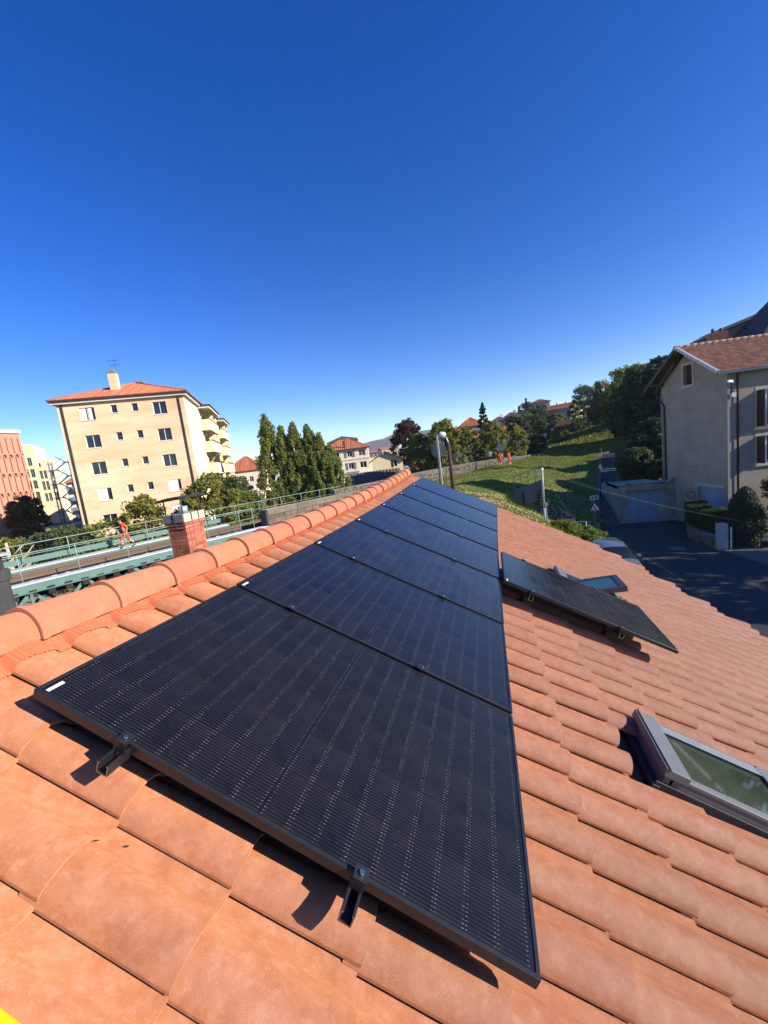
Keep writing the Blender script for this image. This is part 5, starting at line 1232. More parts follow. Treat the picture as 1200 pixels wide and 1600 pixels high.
house_box('town_house', 'white house with an orange roof half hidden by the bright trees above the workers', (-.2, 68.2, 0), RZ(82), 5.9, 7, 7.6, 9.2, 2.9, M_wh, M_oroof, grid_w((1, 4.6), (4.6,), .8, 1.5))
house_box('town_house', 'villa with a dull roof between conifers on the hilltop', (17.5, 182, 0), RZ(90), 7, 7, 20.2, 21.6, 3.4, M_greyw, M_broof, grid_w((1, 3, 5), (17.5,), .8, 1.2))
hb_ = thing('hill_apartments', 'long white apartment house with an orange roof and a bright end wall on the hill', 'apartment building', (21.5, 178.6, 0), RZ(125))
hs = [(1.0 + 2.05 * i, 2.0 + 2.05 * i, z, z + 1.3) for z in (12.0, 14.3) for i in range(5)]
b = MB(); b.facade(plain, 10.9, 16.3, hs, .25); b.box((0, .3, 5), (10.88, 10, 16.28)); b.quad((10.9, 0, 5), (10.9, 10, 5), (10.9, 10, 16.3), (10.9, 0, 16.3), 1); b.build('wall', [M_greyw, M_yellow_w], hb_)  # shade put into the front's grey, sunlight into the end wall's pale yellow
for h in hs: win_parts(hb_, plain, *h, .24, M_wf, M_pane, 1, .08)
b = MB(); b.prism([(-.5, 16.2), (5, 18.3), (10.5, 16.2), (10.5, 16.0), (5, 18.0), (-.5, 16.0)], lambda y, z, k: (11.4 if k else -.5, y, z)); b.build('roof', M_oroof, hb_, fix=True)
b = MB(); b.add([(10.9, 0, 16.3), (10.9, 10, 16.3), (10.9, 5, 18.1)], [(0, 1, 2)]); b.build('gable', M_yellow_w, hb_)
for z in (11.2, 13.4, 15.2): MB().box((10.91, 5.0, z), (12.3, 9.2, z + .9)).build('balcony', M_yellow_w, hb_)
for x in (3, 6.5): MB().box((x, 4.6, 17.5), (x + .6, 5.2, 18.9)).build('chimney', M_eave, hb_)
lb = thing('garden_pavilion', 'orange roofed pavilion with two pale pillars below the white hill apartments', 'pavilion', (14.3, 108.5, 0), RZ(82))
MB().box((2.4, 1.0, 5), (6.5, 4, 8.3)).build('wall', M_greyw, lb); b = MB(); b.prism([(.9, 8.3), (1.9, 9.7), (6.8, 9.7), (7.2, 8.3)], lambda x, z, k: (x, .3 + 4.2 * k, z)); b.build('roof', M_broof, lb, fix=True)
for x in (.3, 1.7): MB().box((x, 0, 5), (x + .55, .55, 8.4)).build('pillar', M_conc, lb)
gp = thing('glazed_shelter', 'low white glazed building beside the small road', 'building', (7.8, 96.3, 0), RZ(78))
MB().box((0, 0, 3), (2.8, 2.5, 7.2)).build('wall', M_greyw, gp)
for k in range(3): MB().box((.15 + .88 * k, -.03, 5.9), (.9 + .88 * k, -.004, 6.8)).build('window', M_skyblue, gp)
gl = thing('globe_lamp', 'street lamp with a white globe beside the small road', 'street lamp', (11.2, 91.9, 3.8))
MB().tube([(0, 0, 0), (0, 0, 2.9)], .06, 6).build('post', M_dark, gl)
MB().tube([(0, 0, 2.85), (0, 0, 2.92), (0, 0, 3.15), (0, 0, 3.38), (0, 0, 3.45)], [.1, .24, .34, .24, .08], 12).build('globe', M_white, gl)
rd = MB(); pts = [(8.2, 74, 4.55), (9.6, 84, 4.6), (10.8, 96, 4.9), (12, 106, 5.4)]
for (a, b, c), (d, e, f) in zip(pts, pts[1:]): rd.quad((a - 1.3, b, c), (a + 1.3, b, c), (d + 1.3, e, f), (d - 1.3, e, f))
tag(rd.build('small_road', M_pave), kind='structure')
fw_ = thing('garden_wall', 'short cream garden wall beside the small road', 'wall', (5.6, 70, 0))
MB().beam((0, 0, 4.2), (1.6, 8, 5.3), .3, 1.5).build('wall', M_yellow_w, fw_)

# far town: pale houses scattered towards the hill
rng = random.Random(21); k = 0
tints = [((0.62, 0.56, 0.46), 'cream'), ((0.66, 0.65, 0.62), 'white'), ((0.5, 0.4, 0.3), 'beige'), ((0.55, 0.42, 0.34), 'pinkish')]
tm = [mat('far_wall_' + n, c, 0.9) for c, n in tints]
for b0, b1, cnt, d0, d1 in ((-17.4, -12.6, 20, 330, 900), (-36, -29.5, 16, 260, 700)):
    for i in range(cnt):
        be = rng.uniform(b0, b1); d = rng.uniform(d0, d1); w = rng.uniform(9, 18); h = rng.uniform(6, 11) + (d - 300) * .010
        j = rng.randrange(4)
        t = thing('far_house', 'tiny %s house in the distant town %s' % (tints[j][1], 'below the wooded hill' if b0 > -20 else 'between the apricot block and the poplars'), 'house', (math.sin(R(be)) * d, math.cos(R(be)) * d, 0), RZ(be + 90 + rng.uniform(-40, 40)), '%s houses of the distant town %s' % (tints[j][1], 'below the hill' if b0 > -20 else 'beyond the poplars'))
        b = MB(); b.box((-w / 2, -5, -.2), (w / 2, 5, h)); b.build('wall', tm[j], t)
        b = MB(); b.prism([(-5.6, h), (0, h + rng.uniform(1.5, 3)), (5.6, h)], lambda y, z, k_: ((w / 2 + .4) * (1 if k_ else -1), y, z)); b.build('roof', M_oroof if rng.random() < .7 else M_shed, t, fix=True)
        b = MB()
        for q in range(4): b.box((-w * .4 + q * w * .22, -5.03, h - 3), (-w * .4 + q * w * .22 + 1.2, -5.0, h - 1.5))
        b.build('window', M_pane, t)
tw = thing('white_tower_block', 'narrow white tower block left of the dark red tree', 'building', (-26.5, 122, 0), RZ(75))
MB().box((0, 0, 0), (5.2, 8, 15.2)).build('wall', M_wf, tw); MB().box((-.3, -.3, 15.2), (5.5, 8.3, 15.8)).build('roof_edge', M_shed, tw)
for z in (8.5, 11.2, 13.2):
    for x in (.9, 3.0): MB().box((x, -.03, z), (x + 1.2, -.004, z + 1.3)).build('window', M_pane, tw)
bh_ = thing('back_house', 'cream house with a low dark roof just behind the white three storey house', 'house', (-41.5, 103, 0), RZ(74))
MB().box((0, 0, 0), (7.5, 8, 11.9)).build('wall', M_wh, bh_); b = MB(); b.prism([(-.5, 11.9), (4.0, 13.3), (8.0, 12.4), (8.0, 11.9)], lambda x, z, k: (x, -.5 + 9 * k, z)); b.build('roof', M_shed, bh_, fix=True)
fb = thing('far_flats', 'long pale flats with a pinkish roof in the distance right of the apricot block', 'apartment building', (-122, 195, 0), RZ(75))
MB().box((0, 0, 0), (30, 10, 9.5)).build('wall', tm[0], fb); MB().box((-.5, -.5, 9.5), (30.5, 10.5, 10.4)).build('roof', M_broof, fb)

# ================================================================== TREES AND HEDGES
def leafmat(name, c, c2, transl=0.5, isl=0.45): return mat(name, c, 0.6, c2=c2, scale=0.6, isl=isl, transl=transl, spec=0.25, contrast=0.2)
L_pop = leafmat('poplar_leaves', (0.19, 0.245, 0.05), (0.26, 0.27, 0.065))
L_green = leafmat('green_leaves', (0.14, 0.20, 0.03), (0.22, 0.225, 0.05))
L_yel = leafmat('yellow_green_leaves', (0.22, 0.24, 0.038), (0.30, 0.27, 0.065))
L_dark = leafmat('dark_green_leaves', (0.07, 0.105, 0.03), (0.11, 0.13, 0.042), .35)
L_con = leafmat('conifer_needles', (0.035, 0.06, 0.026), (0.055, 0.08, 0.034), .15)
L_cop = leafmat('copper_leaves', (0.085, 0.045, 0.032), (0.12, 0.07, 0.05))
L_brown = leafmat('autumn_leaves', (0.22, 0.15, 0.05), (0.18, 0.17, 0.05))
L_blue = leafmat('bluish_leaves', (0.085, 0.115, 0.045), (0.12, 0.14, 0.055))
M_bark = mat('bark', (0.09, 0.07, 0.05), 0.95, c2=(0.055, 0.045, 0.035), scale=5, stretch=(3, 3, .5), bump=.5)
TREE_PROTO = {}
def crown_mesh(shape, n, leaf, seed, M, hr):
    """leaf-sized faces gathered in clumps through a unit crown (radius 1, height 0..1 scaled by hr)"""
    rg = np.random.default_rng(seed); n = int(n * 1.9); K = {'column': 120, 'oval': 110, 'cone': 130, 'round': 95, 'dense': 1}[shape]
    def rad(t):
        if shape == 'column': return np.where(t < .3, .8 + .2 * (t / .3), np.clip(1 - ((t - .3) / .7) ** 1.7, .05, 1))
        if shape == 'cone': return np.clip(1.05 * (1 - t) ** .85, .03, 1) * np.where(t < .08, t / .08 * .6 + .4, 1)
        if shape == 'round': return np.sqrt(np.clip(1 - (2 * t - .9) ** 2 / 1.3, .02, 1))
        return np.sin(np.pi * np.clip(t * .92 + .06, 0, 1)) ** .65
    if shape == 'dense':
        t = rg.random(n); ph = rg.random(n) * 6.28; r_ = np.sin(np.pi * np.clip(t * .86 + .14, 0, 1)) ** .6 * (.86 + .1 * np.sin(ph * 3 + t * 9) + rg.normal(0, .10, n)); q = np.stack([np.cos(ph) * r_, np.sin(ph) * r_, t * hr], 1)
        nrm = np.stack([np.cos(ph), np.sin(ph), np.full(n, .4)], 1) + rg.normal(size=(n, 3)) * .5; nrm /= np.linalg.norm(nrm, axis=1)[:, None]; a = np.cross(nrm, rg.normal(size=(n, 3))); a /= np.linalg.norm(a, axis=1)[:, None]; b = np.cross(nrm, a); s = leaf * rg.uniform(.55, 1.25, n)[:, None]
        return np.stack([q - a * s, q - b * s * .55, q + a * s, q + b * s * .55], 1).reshape(-1, 3), q[:20]
    t = rg.random(K) ** (.9 if shape != 'cone' else 1.25); ph = rg.random(K) * 6.28; rr = np.sqrt(rg.random(K)) * .95 + .12
    rt = rad(t) * rr; cr = rg.uniform(.12, .34, K) * (1.0 if shape in ('round', 'oval') else .8)
    if shape == 'cone': cr = .28 * (1.15 - t)
    C_ = np.stack([np.cos(ph) * rt, np.sin(ph) * rt, t * hr], 1)
    k = rg.integers(0, K, n); d = rg.normal(size=(n, 3)); d /= np.linalg.norm(d, axis=1)[:, None]
    q = C_[k] + d * (cr[k] * (rg.random(n) ** .45))[:, None] * np.array([1, 1, .8 if shape != 'column' else 2.1])
    if shape == 'column': d[:, 2] = d[:, 2] * .5
    nrm = d * .7 + rg.normal(size=(n, 3)) * .6 + np.array([0, 0, .35]); nrm /= np.linalg.norm(nrm, axis=1)[:, None]
    a = np.cross(nrm, rg.normal(size=(n, 3))); a /= np.linalg.norm(a, axis=1)[:, None]; b = np.cross(nrm, a)
    s = leaf * rg.uniform(.55, 1.25, n)[:, None]
    V = np.stack([q - a * s, q - b * s * .55, q + a * s, q + b * s * .55], 1).reshape(-1, 3)
    return V, C_
def tree(name, label, loc, h, r, shape, M, n=5000, leaf=.22, trunk=.2, group=None, lean=(0, 0), bare=.18, cat='tree', seed=None, squash=1.0):
    seed = seed if seed is not None else int(abs(loc[0] * 131 + loc[1] * 17)) % 9973
    hc = h * (1 - bare); V, C_ = crown_mesh(shape, n, leaf / r, seed, M, hc / r)
    rot = (seed * 0.7) % 6.28; V = V * r; V[:, 1] *= squash; V[:, 2] += h * bare; C_ = C_ * r; C_[:, 1] *= squash; C_[:, 2] += h * bare
    V[:, 0] += lean[0] * V[:, 2] / h; V[:, 1] += lean[1] * V[:, 2] / h
    t = thing(name, label, cat, loc, rot if squash == 1 else 0, group)
    np_obj('crown', V, np.arange(len(V)).reshape(-1, 4), M, t)
    b = MB(); top = h * (.85 if shape in ('cone', 'column') else .6)
    b.tube([(0, 0, -.3), (.03 * h * .2, 0, h * .2), (-.02, .03, h * .4), (lean[0] * .6, lean[1] * .6, top)], [trunk * 1.25, trunk, trunk * .75, trunk * .2], 8)
    rg = random.Random(seed)
    for c in rg.sample(list(range(len(C_))), 9 if shape != 'cone' else 5):
        p = C_[c]; z0 = min(p[2] * .6, h * .5); b.tube([(0, 0, z0), (p[0] * .5, p[1] * .5, (z0 + p[2]) / 2 + .1), tuple(p)], [trunk * .45, trunk * .28, trunk * .08], 5)
    b.build('trunk', M_bark, t)
    return t
# poplars behind the bridge
for x, y, h, r, lb_ in ((-28.8, 50.4, 14.1, 2.3, 'tallest poplar, leftmost of the row behind the railing'), (-27.0, 51.0, 12.0, 2.0, 'second poplar from the left in the row behind the stone parapet'), (-25.3, 51.2, 12.3, 2.1, 'third poplar from the left, with a pointed top'), (-23.5, 51.8, 11.9, 2.0, 'fourth poplar from the left in the row'), (-22.1, 52.0, 10.6, 1.9, 'fifth poplar from the left, second from the right'), (-20.9, 52.3, 9.0, 1.9, 'rightmost and lowest poplar, beside the white three storey house')):
    tree('poplar', lb_, (x, y, 0), h, r, 'column', L_pop, 7500, .19, .22, 'poplars behind the railway', bare=.02)
tree('evergreen_shrub', 'dark evergreen bush at the left foot of the poplars', (-33.0, 47.5, 0), 6.6, 2.2, 'round', L_dark, 3500, .2, .2, bare=.05)
tree('broad_tree', 'low dark tree between the apricot block and the poplars', (-36.0, 50.0, 0), 6.4, 2.5, 'oval', L_dark, 3500, .2, .2, bare=.1)
# trees between the bridge and the apricot block
tree('small_tree', 'bushy yellow green tree behind the walking worker', (-28.6, 28.0, 0), 6.1, 2.0, 'oval', L_yel, 4200, .15, .14, 'trees at the foot of the apricot block', bare=.15)
tree('small_tree', 'yellow green tree right of the brick chimney, in front of the balconies', (-23.6, 30.2, 0), 7.0, 2.4, 'oval', L_yel, 5200, .16, .15, 'trees at the foot of the apricot block', bare=.15)
tree('small_tree', 'low green tree behind the far railing just left of the poplars', (-22.6, 33.6, 0), 5.2, 2.2, 'round', L_green, 4000, .16, .15, 'trees at the foot of the apricot block', bare=.1)
tree('shrub', 'wide dark shrub behind the far railing below the apricot block', (-33.0, 24.0, 0), 4.3, 2.8, 'round', L_blue, 3600, .16, .12, 'shrubs along the far side of the bridge', bare=.03, cat='shrub')
tree('shrub', 'green shrub behind the far railing left of the walking worker', (-30.2, 25.6, 0), 4.4, 2.2, 'round', L_green, 3200, .15, .12, 'shrubs along the far side of the bridge', bare=.03, cat='shrub')
tree('shrub', 'yellowish shrub behind the far railing near the left edge', (-36.8, 22.5, 0), 4.0, 2.4, 'round', L_yel, 3000, .16, .12, 'shrubs along the far side of the bridge', bare=.03, cat='shrub')
tree('shrub', 'green shrub on the far bank just right of the brick chimney', (-25.4, 29.0, 0), 4.4, 2.0, 'round', L_green, 3000, .15, .12, 'shrubs along the far side of the bridge', bare=.03, cat='shrub')
tree('round_tree', 'brown green round tree in front of the cream block', (-66.0, 44.2, 0), 7.6, 2.15, 'round', L_brown, 4500, .26, .3, bare=.12)
# bare branches by the left railing
bt = thing('bare_tree', 'bare pale branches sticking up by the bridge at the left edge', 'tree', (-28.6, 17.6, 0))
b = MB(); rg = random.Random(9); b.tube([(0, 0, 0), (.1, 0, 2.2), (-.1, .1, 4.6)], [.16, .13, .07], 7)
for k in range(14):
    z = rg.uniform(1.8, 3.8); a = rg.uniform(0, 6.28); l = rg.uniform(.8, 1.9); p = (math.cos(a) * l * .6, math.sin(a) * l * .6, z + l * .5); b.tube([(0, 0, z), p, (p[0] * 1.5, p[1] * 1.5, p[2] + rg.uniform(-.1, .6))], [.06, .045, .02], 5)
b.build('trunk', mat('pale_bark', (0.5, 0.42, 0.33), 0.9, c2=(0.35, 0.28, 0.2), scale=6), bt)
# behind the rubble wall
tree('copper_tree', 'dark red leaved tree behind the wall, left of the lamp', (-15.4, 80.0, 0), 12.9, 3.4, 'oval', L_cop, 6500, .26, .3, bare=.12)
def hl(px): return px
G2 = 'green trees behind the rubble wall'
tree('broad_tree', 'green tree right of the dark red tree, behind the signpost', (-9.8, 58.6, 0), 9.2, 2.3, 'oval', L_green, 5000, .2, .22, G2, bare=.1)
tree('broad_tree', 'broad yellow green tree right of the street lamp', (-5.8, 57.0, 0), 10.6, 2.8, 'oval', L_yel, 6500, .2, .25, G2, bare=.1)
tree('broad_tree', 'green tree left of the dark conifer, behind the wall', (-2.9, 58.6, 0), 9.4, 2.3, 'oval', L_green, 5200, .2, .25, G2, bare=.1)
tree('broad_tree', 'bright tree directly behind the two orange workers, the left of a pair', (.3, 59.0, 1), 8.4, 2.1, 'oval', L_yel, 6000, .18, .2, G2, bare=.08)
tree('broad_tree', 'bright tree behind the two orange workers, the right of a pair', (3.3, 61.5, 2), 7.0, 1.8, 'oval', L_yel, 5000, .18, .2, G2, bare=.08)
tree('climbing_shrub', 'pale flowering shrub behind the wall right of the street lamp', (-4.2, 53.6, 0), 5.9, 2.0, 'round', leafmat('pale_blossom', (0.42, 0.42, 0.32), (0.14, 0.17, 0.05)), 2600, .14, .1, bare=.05, cat='shrub')
tree('broad_tree', 'dark green tree behind the bright pair of trees, above the white house', (4.6, 78.0, 2.5), 8.4, 2.6, 'oval', L_blue, 5000, .22, .25, bare=.1)
tree('conifer', 'tall dark conifer in front of the orange roofed house', (-.9, 84.5, 2), 12.6, 2.6, 'cone', L_con, 7000, .22, .25, bare=.04)
tree('low_bush', 'round dark bush beside the white house, left of the small road', (6.0, 66.8, 3.6), 2.4, 1.4, 'round', L_dark, 2500, .13, .08, bare=.03, cat='bush')
tree('low_bush', 'green bush by the small road below the globe lamp', (8.0, 78.0, 4.2), 3.0, 1.6, 'round', L_blue, 2600, .15, .08, bare=.03, cat='bush')
tree('low_bush', 'green bush at the right side of the small road', (13.2, 88.0, 4.6), 3.6, 1.7, 'oval', L_green, 2600, .16, .08, bare=.03, cat='bush')
tree('hill_tree', 'dark tree left of the garden pavilion', (12.6, 112, 5), 5.4, 2.6, 'round', L_dark, 3000, .24, .2, bare=.05)
tree('hill_tree', 'green tree in front of the white hill apartments', (23.6, 160, 8), 5.8, 3.0, 'round', L_green, 3200, .3, .2, bare=.05)
tree('hill_tree', 'rounded tree right of the garden pavilion', (20.6, 108, 5.4), 4.2, 2.6, 'round', L_dark, 3000, .22, .2, bare=.05)
# hillside trees, skyline from left to right
sk = [(7.4, 150, 4, 10.5, 4, 'round', L_blue), (10.5, 158, 4, 11.5, 4.5, 'oval', L_dark), (13.5, 152, 5, 9.5, 4, 'round', L_green), (14.6, 168, 7, 12.5, 4.2, 'oval', L_blue), (17.2, 160, 7, 9.5, 4, 'round', L_dark), (15.4, 181, 9, 13.6, 2.4, 'cone', L_con), (12.6, 181, 9, 10.8, 2.2, 'cone', L_con), (20.2, 176, 9, 9.6, 3, 'round', L_blue)]
for i, (x, y, z, h, r, s, M) in enumerate(sk):
    tree('hill_tree', ['tree at the left end of the wooded hill behind the bright pair', 'second dark tree of the wooded hill, right of the dull roofed house', 'green tree low on the wooded hill', 'tall bluish tree on the wooded hill below the villa', 'dark tree left of the white hill apartments', 'pointed conifer right beside the hilltop villa', 'small conifer left of the hilltop villa', 'tree right of the hilltop villa'][i], (x, y, z), h, r, s, M, 3600, .34, .25, bare=.05)
# the big trees right of the hill apartments, down to the stairs
bt_ = [(29.5, 146, 8, 12.4, 4.6, 'oval', L_blue, 'rounded olive tree right behind the white hill apartments'), (33.0, 138, 8, 12.2, 4.8, 'round', L_brown, 'brownish tree on the skyline right of the hill apartments'), (26.2, 112, 7, 10.6, 3.4, 'cone', L_con, 'dark conifer right of the bright end wall on the hill'), (23.8, 94, 6, 7.6, 3.0, 'round', L_brown, 'low russet tree at the top of the grass bank'),
       (24.4, 88, 5.5, 11.6, 4.0, 'oval', L_green, 'large green tree high on the skyline left of the grey house'), (28.6, 92, 6, 11.6, 4.4, 'oval', L_yel, 'large yellowish tree on the skyline behind the dark evergreens'), (21.8, 74, 4.6, 8.4, 3.4, 'oval', L_dark, 'dark tree at the head of the stairs'), (25.2, 72, 4.6, 10.8, 3.8, 'oval', L_green, 'green tree right of the head of the stairs'),
       (20.4, 66.5, 4.2, 10.2, 2.9, 'oval', L_dark, 'dark evergreen tree beside the upper stairs'), (24.0, 67.5, 4.2, 11.0, 3.2, 'oval', L_con, 'tall dark evergreen left of the grey house roof'), (21.4, 62.0, 4.0, 9.8, 2.8, 'oval', L_con, 'dark evergreen close to the stairs'), (24.3, 62.5, 4.0, 10.4, 3.0, 'oval', L_dark, 'dark tree touching the corner of the grey house'), (14.6, 41.0, 2.0, 4.2, 1.9, 'round', L_con, 'low dark bush behind the garage'), (15.6, 46.5, 2.6, 4.4, 2.0, 'round', L_con, 'dark bush beside the middle of the stairs'),
       (11.8, 39.2, 1.8, 2.9, 1.5, 'round', L_dark, 'small dark bush above the garage wall next to the stairs')]
for x, y, z, h, r, s, M, lab in bt_: tree('shade_tree', lab, (x, y, z), h, r, s, M, 6500 if y < 100 else 4200, .2 if y < 60 else .28, .28, bare=.04)
# garden beyond the right edge whose trees shade the road
for i, (x, y, h, r) in enumerate(((19.0, 21.0, 7.6, 2.0), (22.5, 19.0, 8.6, 2.4), (20.0, 16.0, 7.6, 2.2), (25.5, 14.6, 9.0, 2.6))):
    tree('garden_tree', ['garden tree nearest the sunny house front', 'second garden tree beyond the gate', 'third garden tree beyond the gate', 'garden tree farthest from the house'][i], (x, y, 0), h, r, 'oval', L_dark, 2300, .17, .2, 'garden trees beyond the gate', bare=.14)
# shrubs by the gate
def hedge(name, label, pts, w, z0, h, M, n, leaf, cat='hedge'):
    rg = np.random.default_rng(5); P = np.array(pts, float); seg = np.linalg.norm(np.diff(P, axis=0), axis=1); cum = np.r_[0, np.cumsum(seg)]; s = rg.random(n) * cum[-1]
    x = np.interp(s, cum, P[:, 0]); y = np.interp(s, cum, P[:, 1]); i = np.clip(np.searchsorted(cum, s) - 1, 0, len(seg) - 1); d = np.diff(P, axis=0)[i] / seg[i][:, None]; nx, ny = -d[:, 1], d[:, 0]
    face = rg.random(n); u = rg.uniform(-1, 1, n); zz = rg.random(n); side = np.where(face < .45, np.sign(u), u); top = np.where(face < .45, zz, 1.0)
    off = side * w / 2 * (1 + .12 * np.sin(s * 3) ) ; z = z0 + top * h * (1 + .07 * np.sin(s * 2.1 + 1) + .05 * np.sin(s * 5.3)) + rg.normal(0, .04, n)
    q = np.stack([x + nx * off + rg.normal(0, .03, n), y + ny * off + rg.normal(0, .03, n), z], 1)
    nrm = np.stack([nx * side, ny * side, np.where(face < .45, .2, 1.0)], 1) + rg.normal(size=(n, 3)) * .6; nrm /= np.linalg.norm(nrm, axis=1)[:, None]
    a = np.cross(nrm, rg.normal(size=(n, 3))); a /= np.linalg.norm(a, axis=1)[:, None]; b = np.cross(nrm, a); sc = leaf * rg.uniform(.6, 1.3, n)[:, None]
    V = np.stack([q - a * sc, q - b * sc * .6, q + a * sc, q + b * sc * .6], 1).reshape(-1, 3)
    t = thing(name, label, cat, (0, 0, 0)); np_obj('crown', V, np.arange(4 * n).reshape(-1, 4), M, t)
    core = MB()
    for (ax, ay), (bx, by) in zip(pts, pts[1:]): core.beam((ax, ay, z0 + h * .46), (bx, by, z0 + h * .46), w * .8, h * .86)
    core.build('branches', M_bark, t); return t
L_hedge = leafmat('hedge_leaves', (0.05, 0.085, 0.022), (0.09, 0.12, 0.03))
hedge('clipped_hedge', 'clipped green hedge on the low stone wall at the street corner', [(11.6, 28.5), (11.35, 26.9), (11.5, 25.0)], .95, .62, 1.15, L_hedge, 9000, .045)
hedge('garden_hedge', 'dark tall hedge in deep shade behind the garden gate', [(14.0, 24.8), (15.5, 24.6), (18, 24.2)], 1.2, 0, 2.4, L_dark, 7000, .06)
tree('thuja', 'dense green conifer shrub standing behind the pale gate pillar', (12.25, 24.6, 0), 3.15, .78, 'dense', leafmat('thuja_green', (0.035, 0.062, 0.02), (0.06, 0.085, 0.03), .15), 7500, .06, .08, bare=.02, cat='conifer')
tree('garden_shrub', 'pale leaved shrub in front of the sunny house wall at the right edge', (15.0, 26.3, 0), 3.9, .9, 'oval', L_blue, 2600, .09, .06, bare=.2, cat='shrub')
tree('bank_bush', 'bright green leafy bush at the foot of the bank beside the roof corner', (4.9, 25.6, .35), 1.0, 1.0, 'round', leafmat('bright_leaves', (0.14, 0.22, 0.03), (0.2, 0.25, 0.05)), 3000, .07, .03, bare=.02, cat='bush')
tree('bank_bush', 'low green bush on the bank right of the pale pole', (3.5, 24.9, 1.1), .9, 1.0, 'round', L_green, 2600, .07, .03, bare=.02, cat='bush')

# ================================================================== CAR
M_car = mat('car_paint_silver_blue', (0.17, 0.21, 0.23), 0.3, metal=0.5, coat=0.8)
M_cglass = glass_mat('car_glass', (0.015, 0.018, 0.02), .03, .8)
cr_ = thing('parked_car', 'silver blue hatchback parked beside the yellow line below the eaves', 'car', (5.15, 21.3, 0), R(-88))
def car_section(x):      # half width, sill z, belt z, roof z, roof half width
    pts = [(-2.05, .62, .45, .72, .74, .50), (-1.95, .78, .30, .88, .90, .62), (-1.6, .86, .24, .93, 1.22, .62), (-1.0, .88, .22, .95, 1.45, .60), (-.2, .88, .22, .94, 1.50, .60), (.45, .88, .22, .92, 1.40, .58), (1.05, .87, .22, .90, .98, .62), (1.6, .84, .24, .80, .84, .60), (1.95, .74, .30, .66, .68, .52), (2.05, .60, .40, .55, .56, .45)]
    return pts
secs = car_section(0); b = MB(); V = []; ring = []
for x, hw_, zs, zb, zr, rw2 in secs:
    prof = [(-hw_ * .92, zs), (-hw_, zs + .2), (-hw_ * .985, zb - .05), (-hw_ * .95, zb), (-rw2 - .03, zr - .06 if zr - zb > .2 else zb + (zr - zb) * .6), (-rw2 + .08, zr), (0, zr + .015)]
    prof += [(-a, z) for a, z in prof[-2::-1]]; V += [(x, y, z) for y, z in prof]
n = 13; NS = len(secs); fb, fg = [], []
for i in range(NS - 1):
    for k in range(n - 1):
        f = (i * n + k, i * n + k + 1, (i + 1) * n + k + 1, (i + 1) * n + k)
        side = k in (3, 8); glass = (side and 2 <= i <= 5) or (k in (4, 5, 6, 7) and i in (1, 5)) and True
        if side and i in (2, 3, 4): fg.append(f)
        elif i == 5 and 3 <= k <= 8 or i == 1 and 4 <= k <= 7: fg.append(f)
        else: fb.append(f)
b.add(V, fb, 0, True); b.add(V[:n], [tuple(range(n))]); b.add(V[-n:], [tuple(range(n))[::-1]])
bo = b.build('body', M_car, cr_, fix=True); b = MB(); b.add(V, fg, 0, True); b.build('window', M_cglass, cr_)
for x in (-1.3, 1.28):
    for s in (-1, 1):
        w = MB().tube([(x, s * .74, .31), (x, s * .90, .31)], .31, 18).build('wheel', M_dark, cr_); MB().tube([(x, s * .895, .31), (x, s * .908, .31)], .19, 12).build('rim', M_zinc, w)
for s in (-1, 1):
    MB().box((1.9, s * .62 - .14, .56), (2.03, s * .62 + .14, .68)).build('headlight', M_skyblue, cr_, bevel=.03); MB().box((-2.03, s * .62 - .12, .70), (-1.93, s * .62 + .12, .88)).build('tail_light', M_signred, cr_, bevel=.02)
    MB().box((.55, s * .98 - .1, .92), (.75, s * .98 + .08, 1.06)).build('mirror', M_car, cr_, bevel=.04)
    for x in (-.25,): MB().box((x, s * .885 - .005, .93), (x + .06, s * .72 + .0, 1.4)).build('pillar', M_dark, cr_) if False else None
    bb = MB(); bb.box((-.6, s * .875 - .012, .80), (-.42, s * .875 + .012, .83)); bb.build('handle', M_car, cr_)

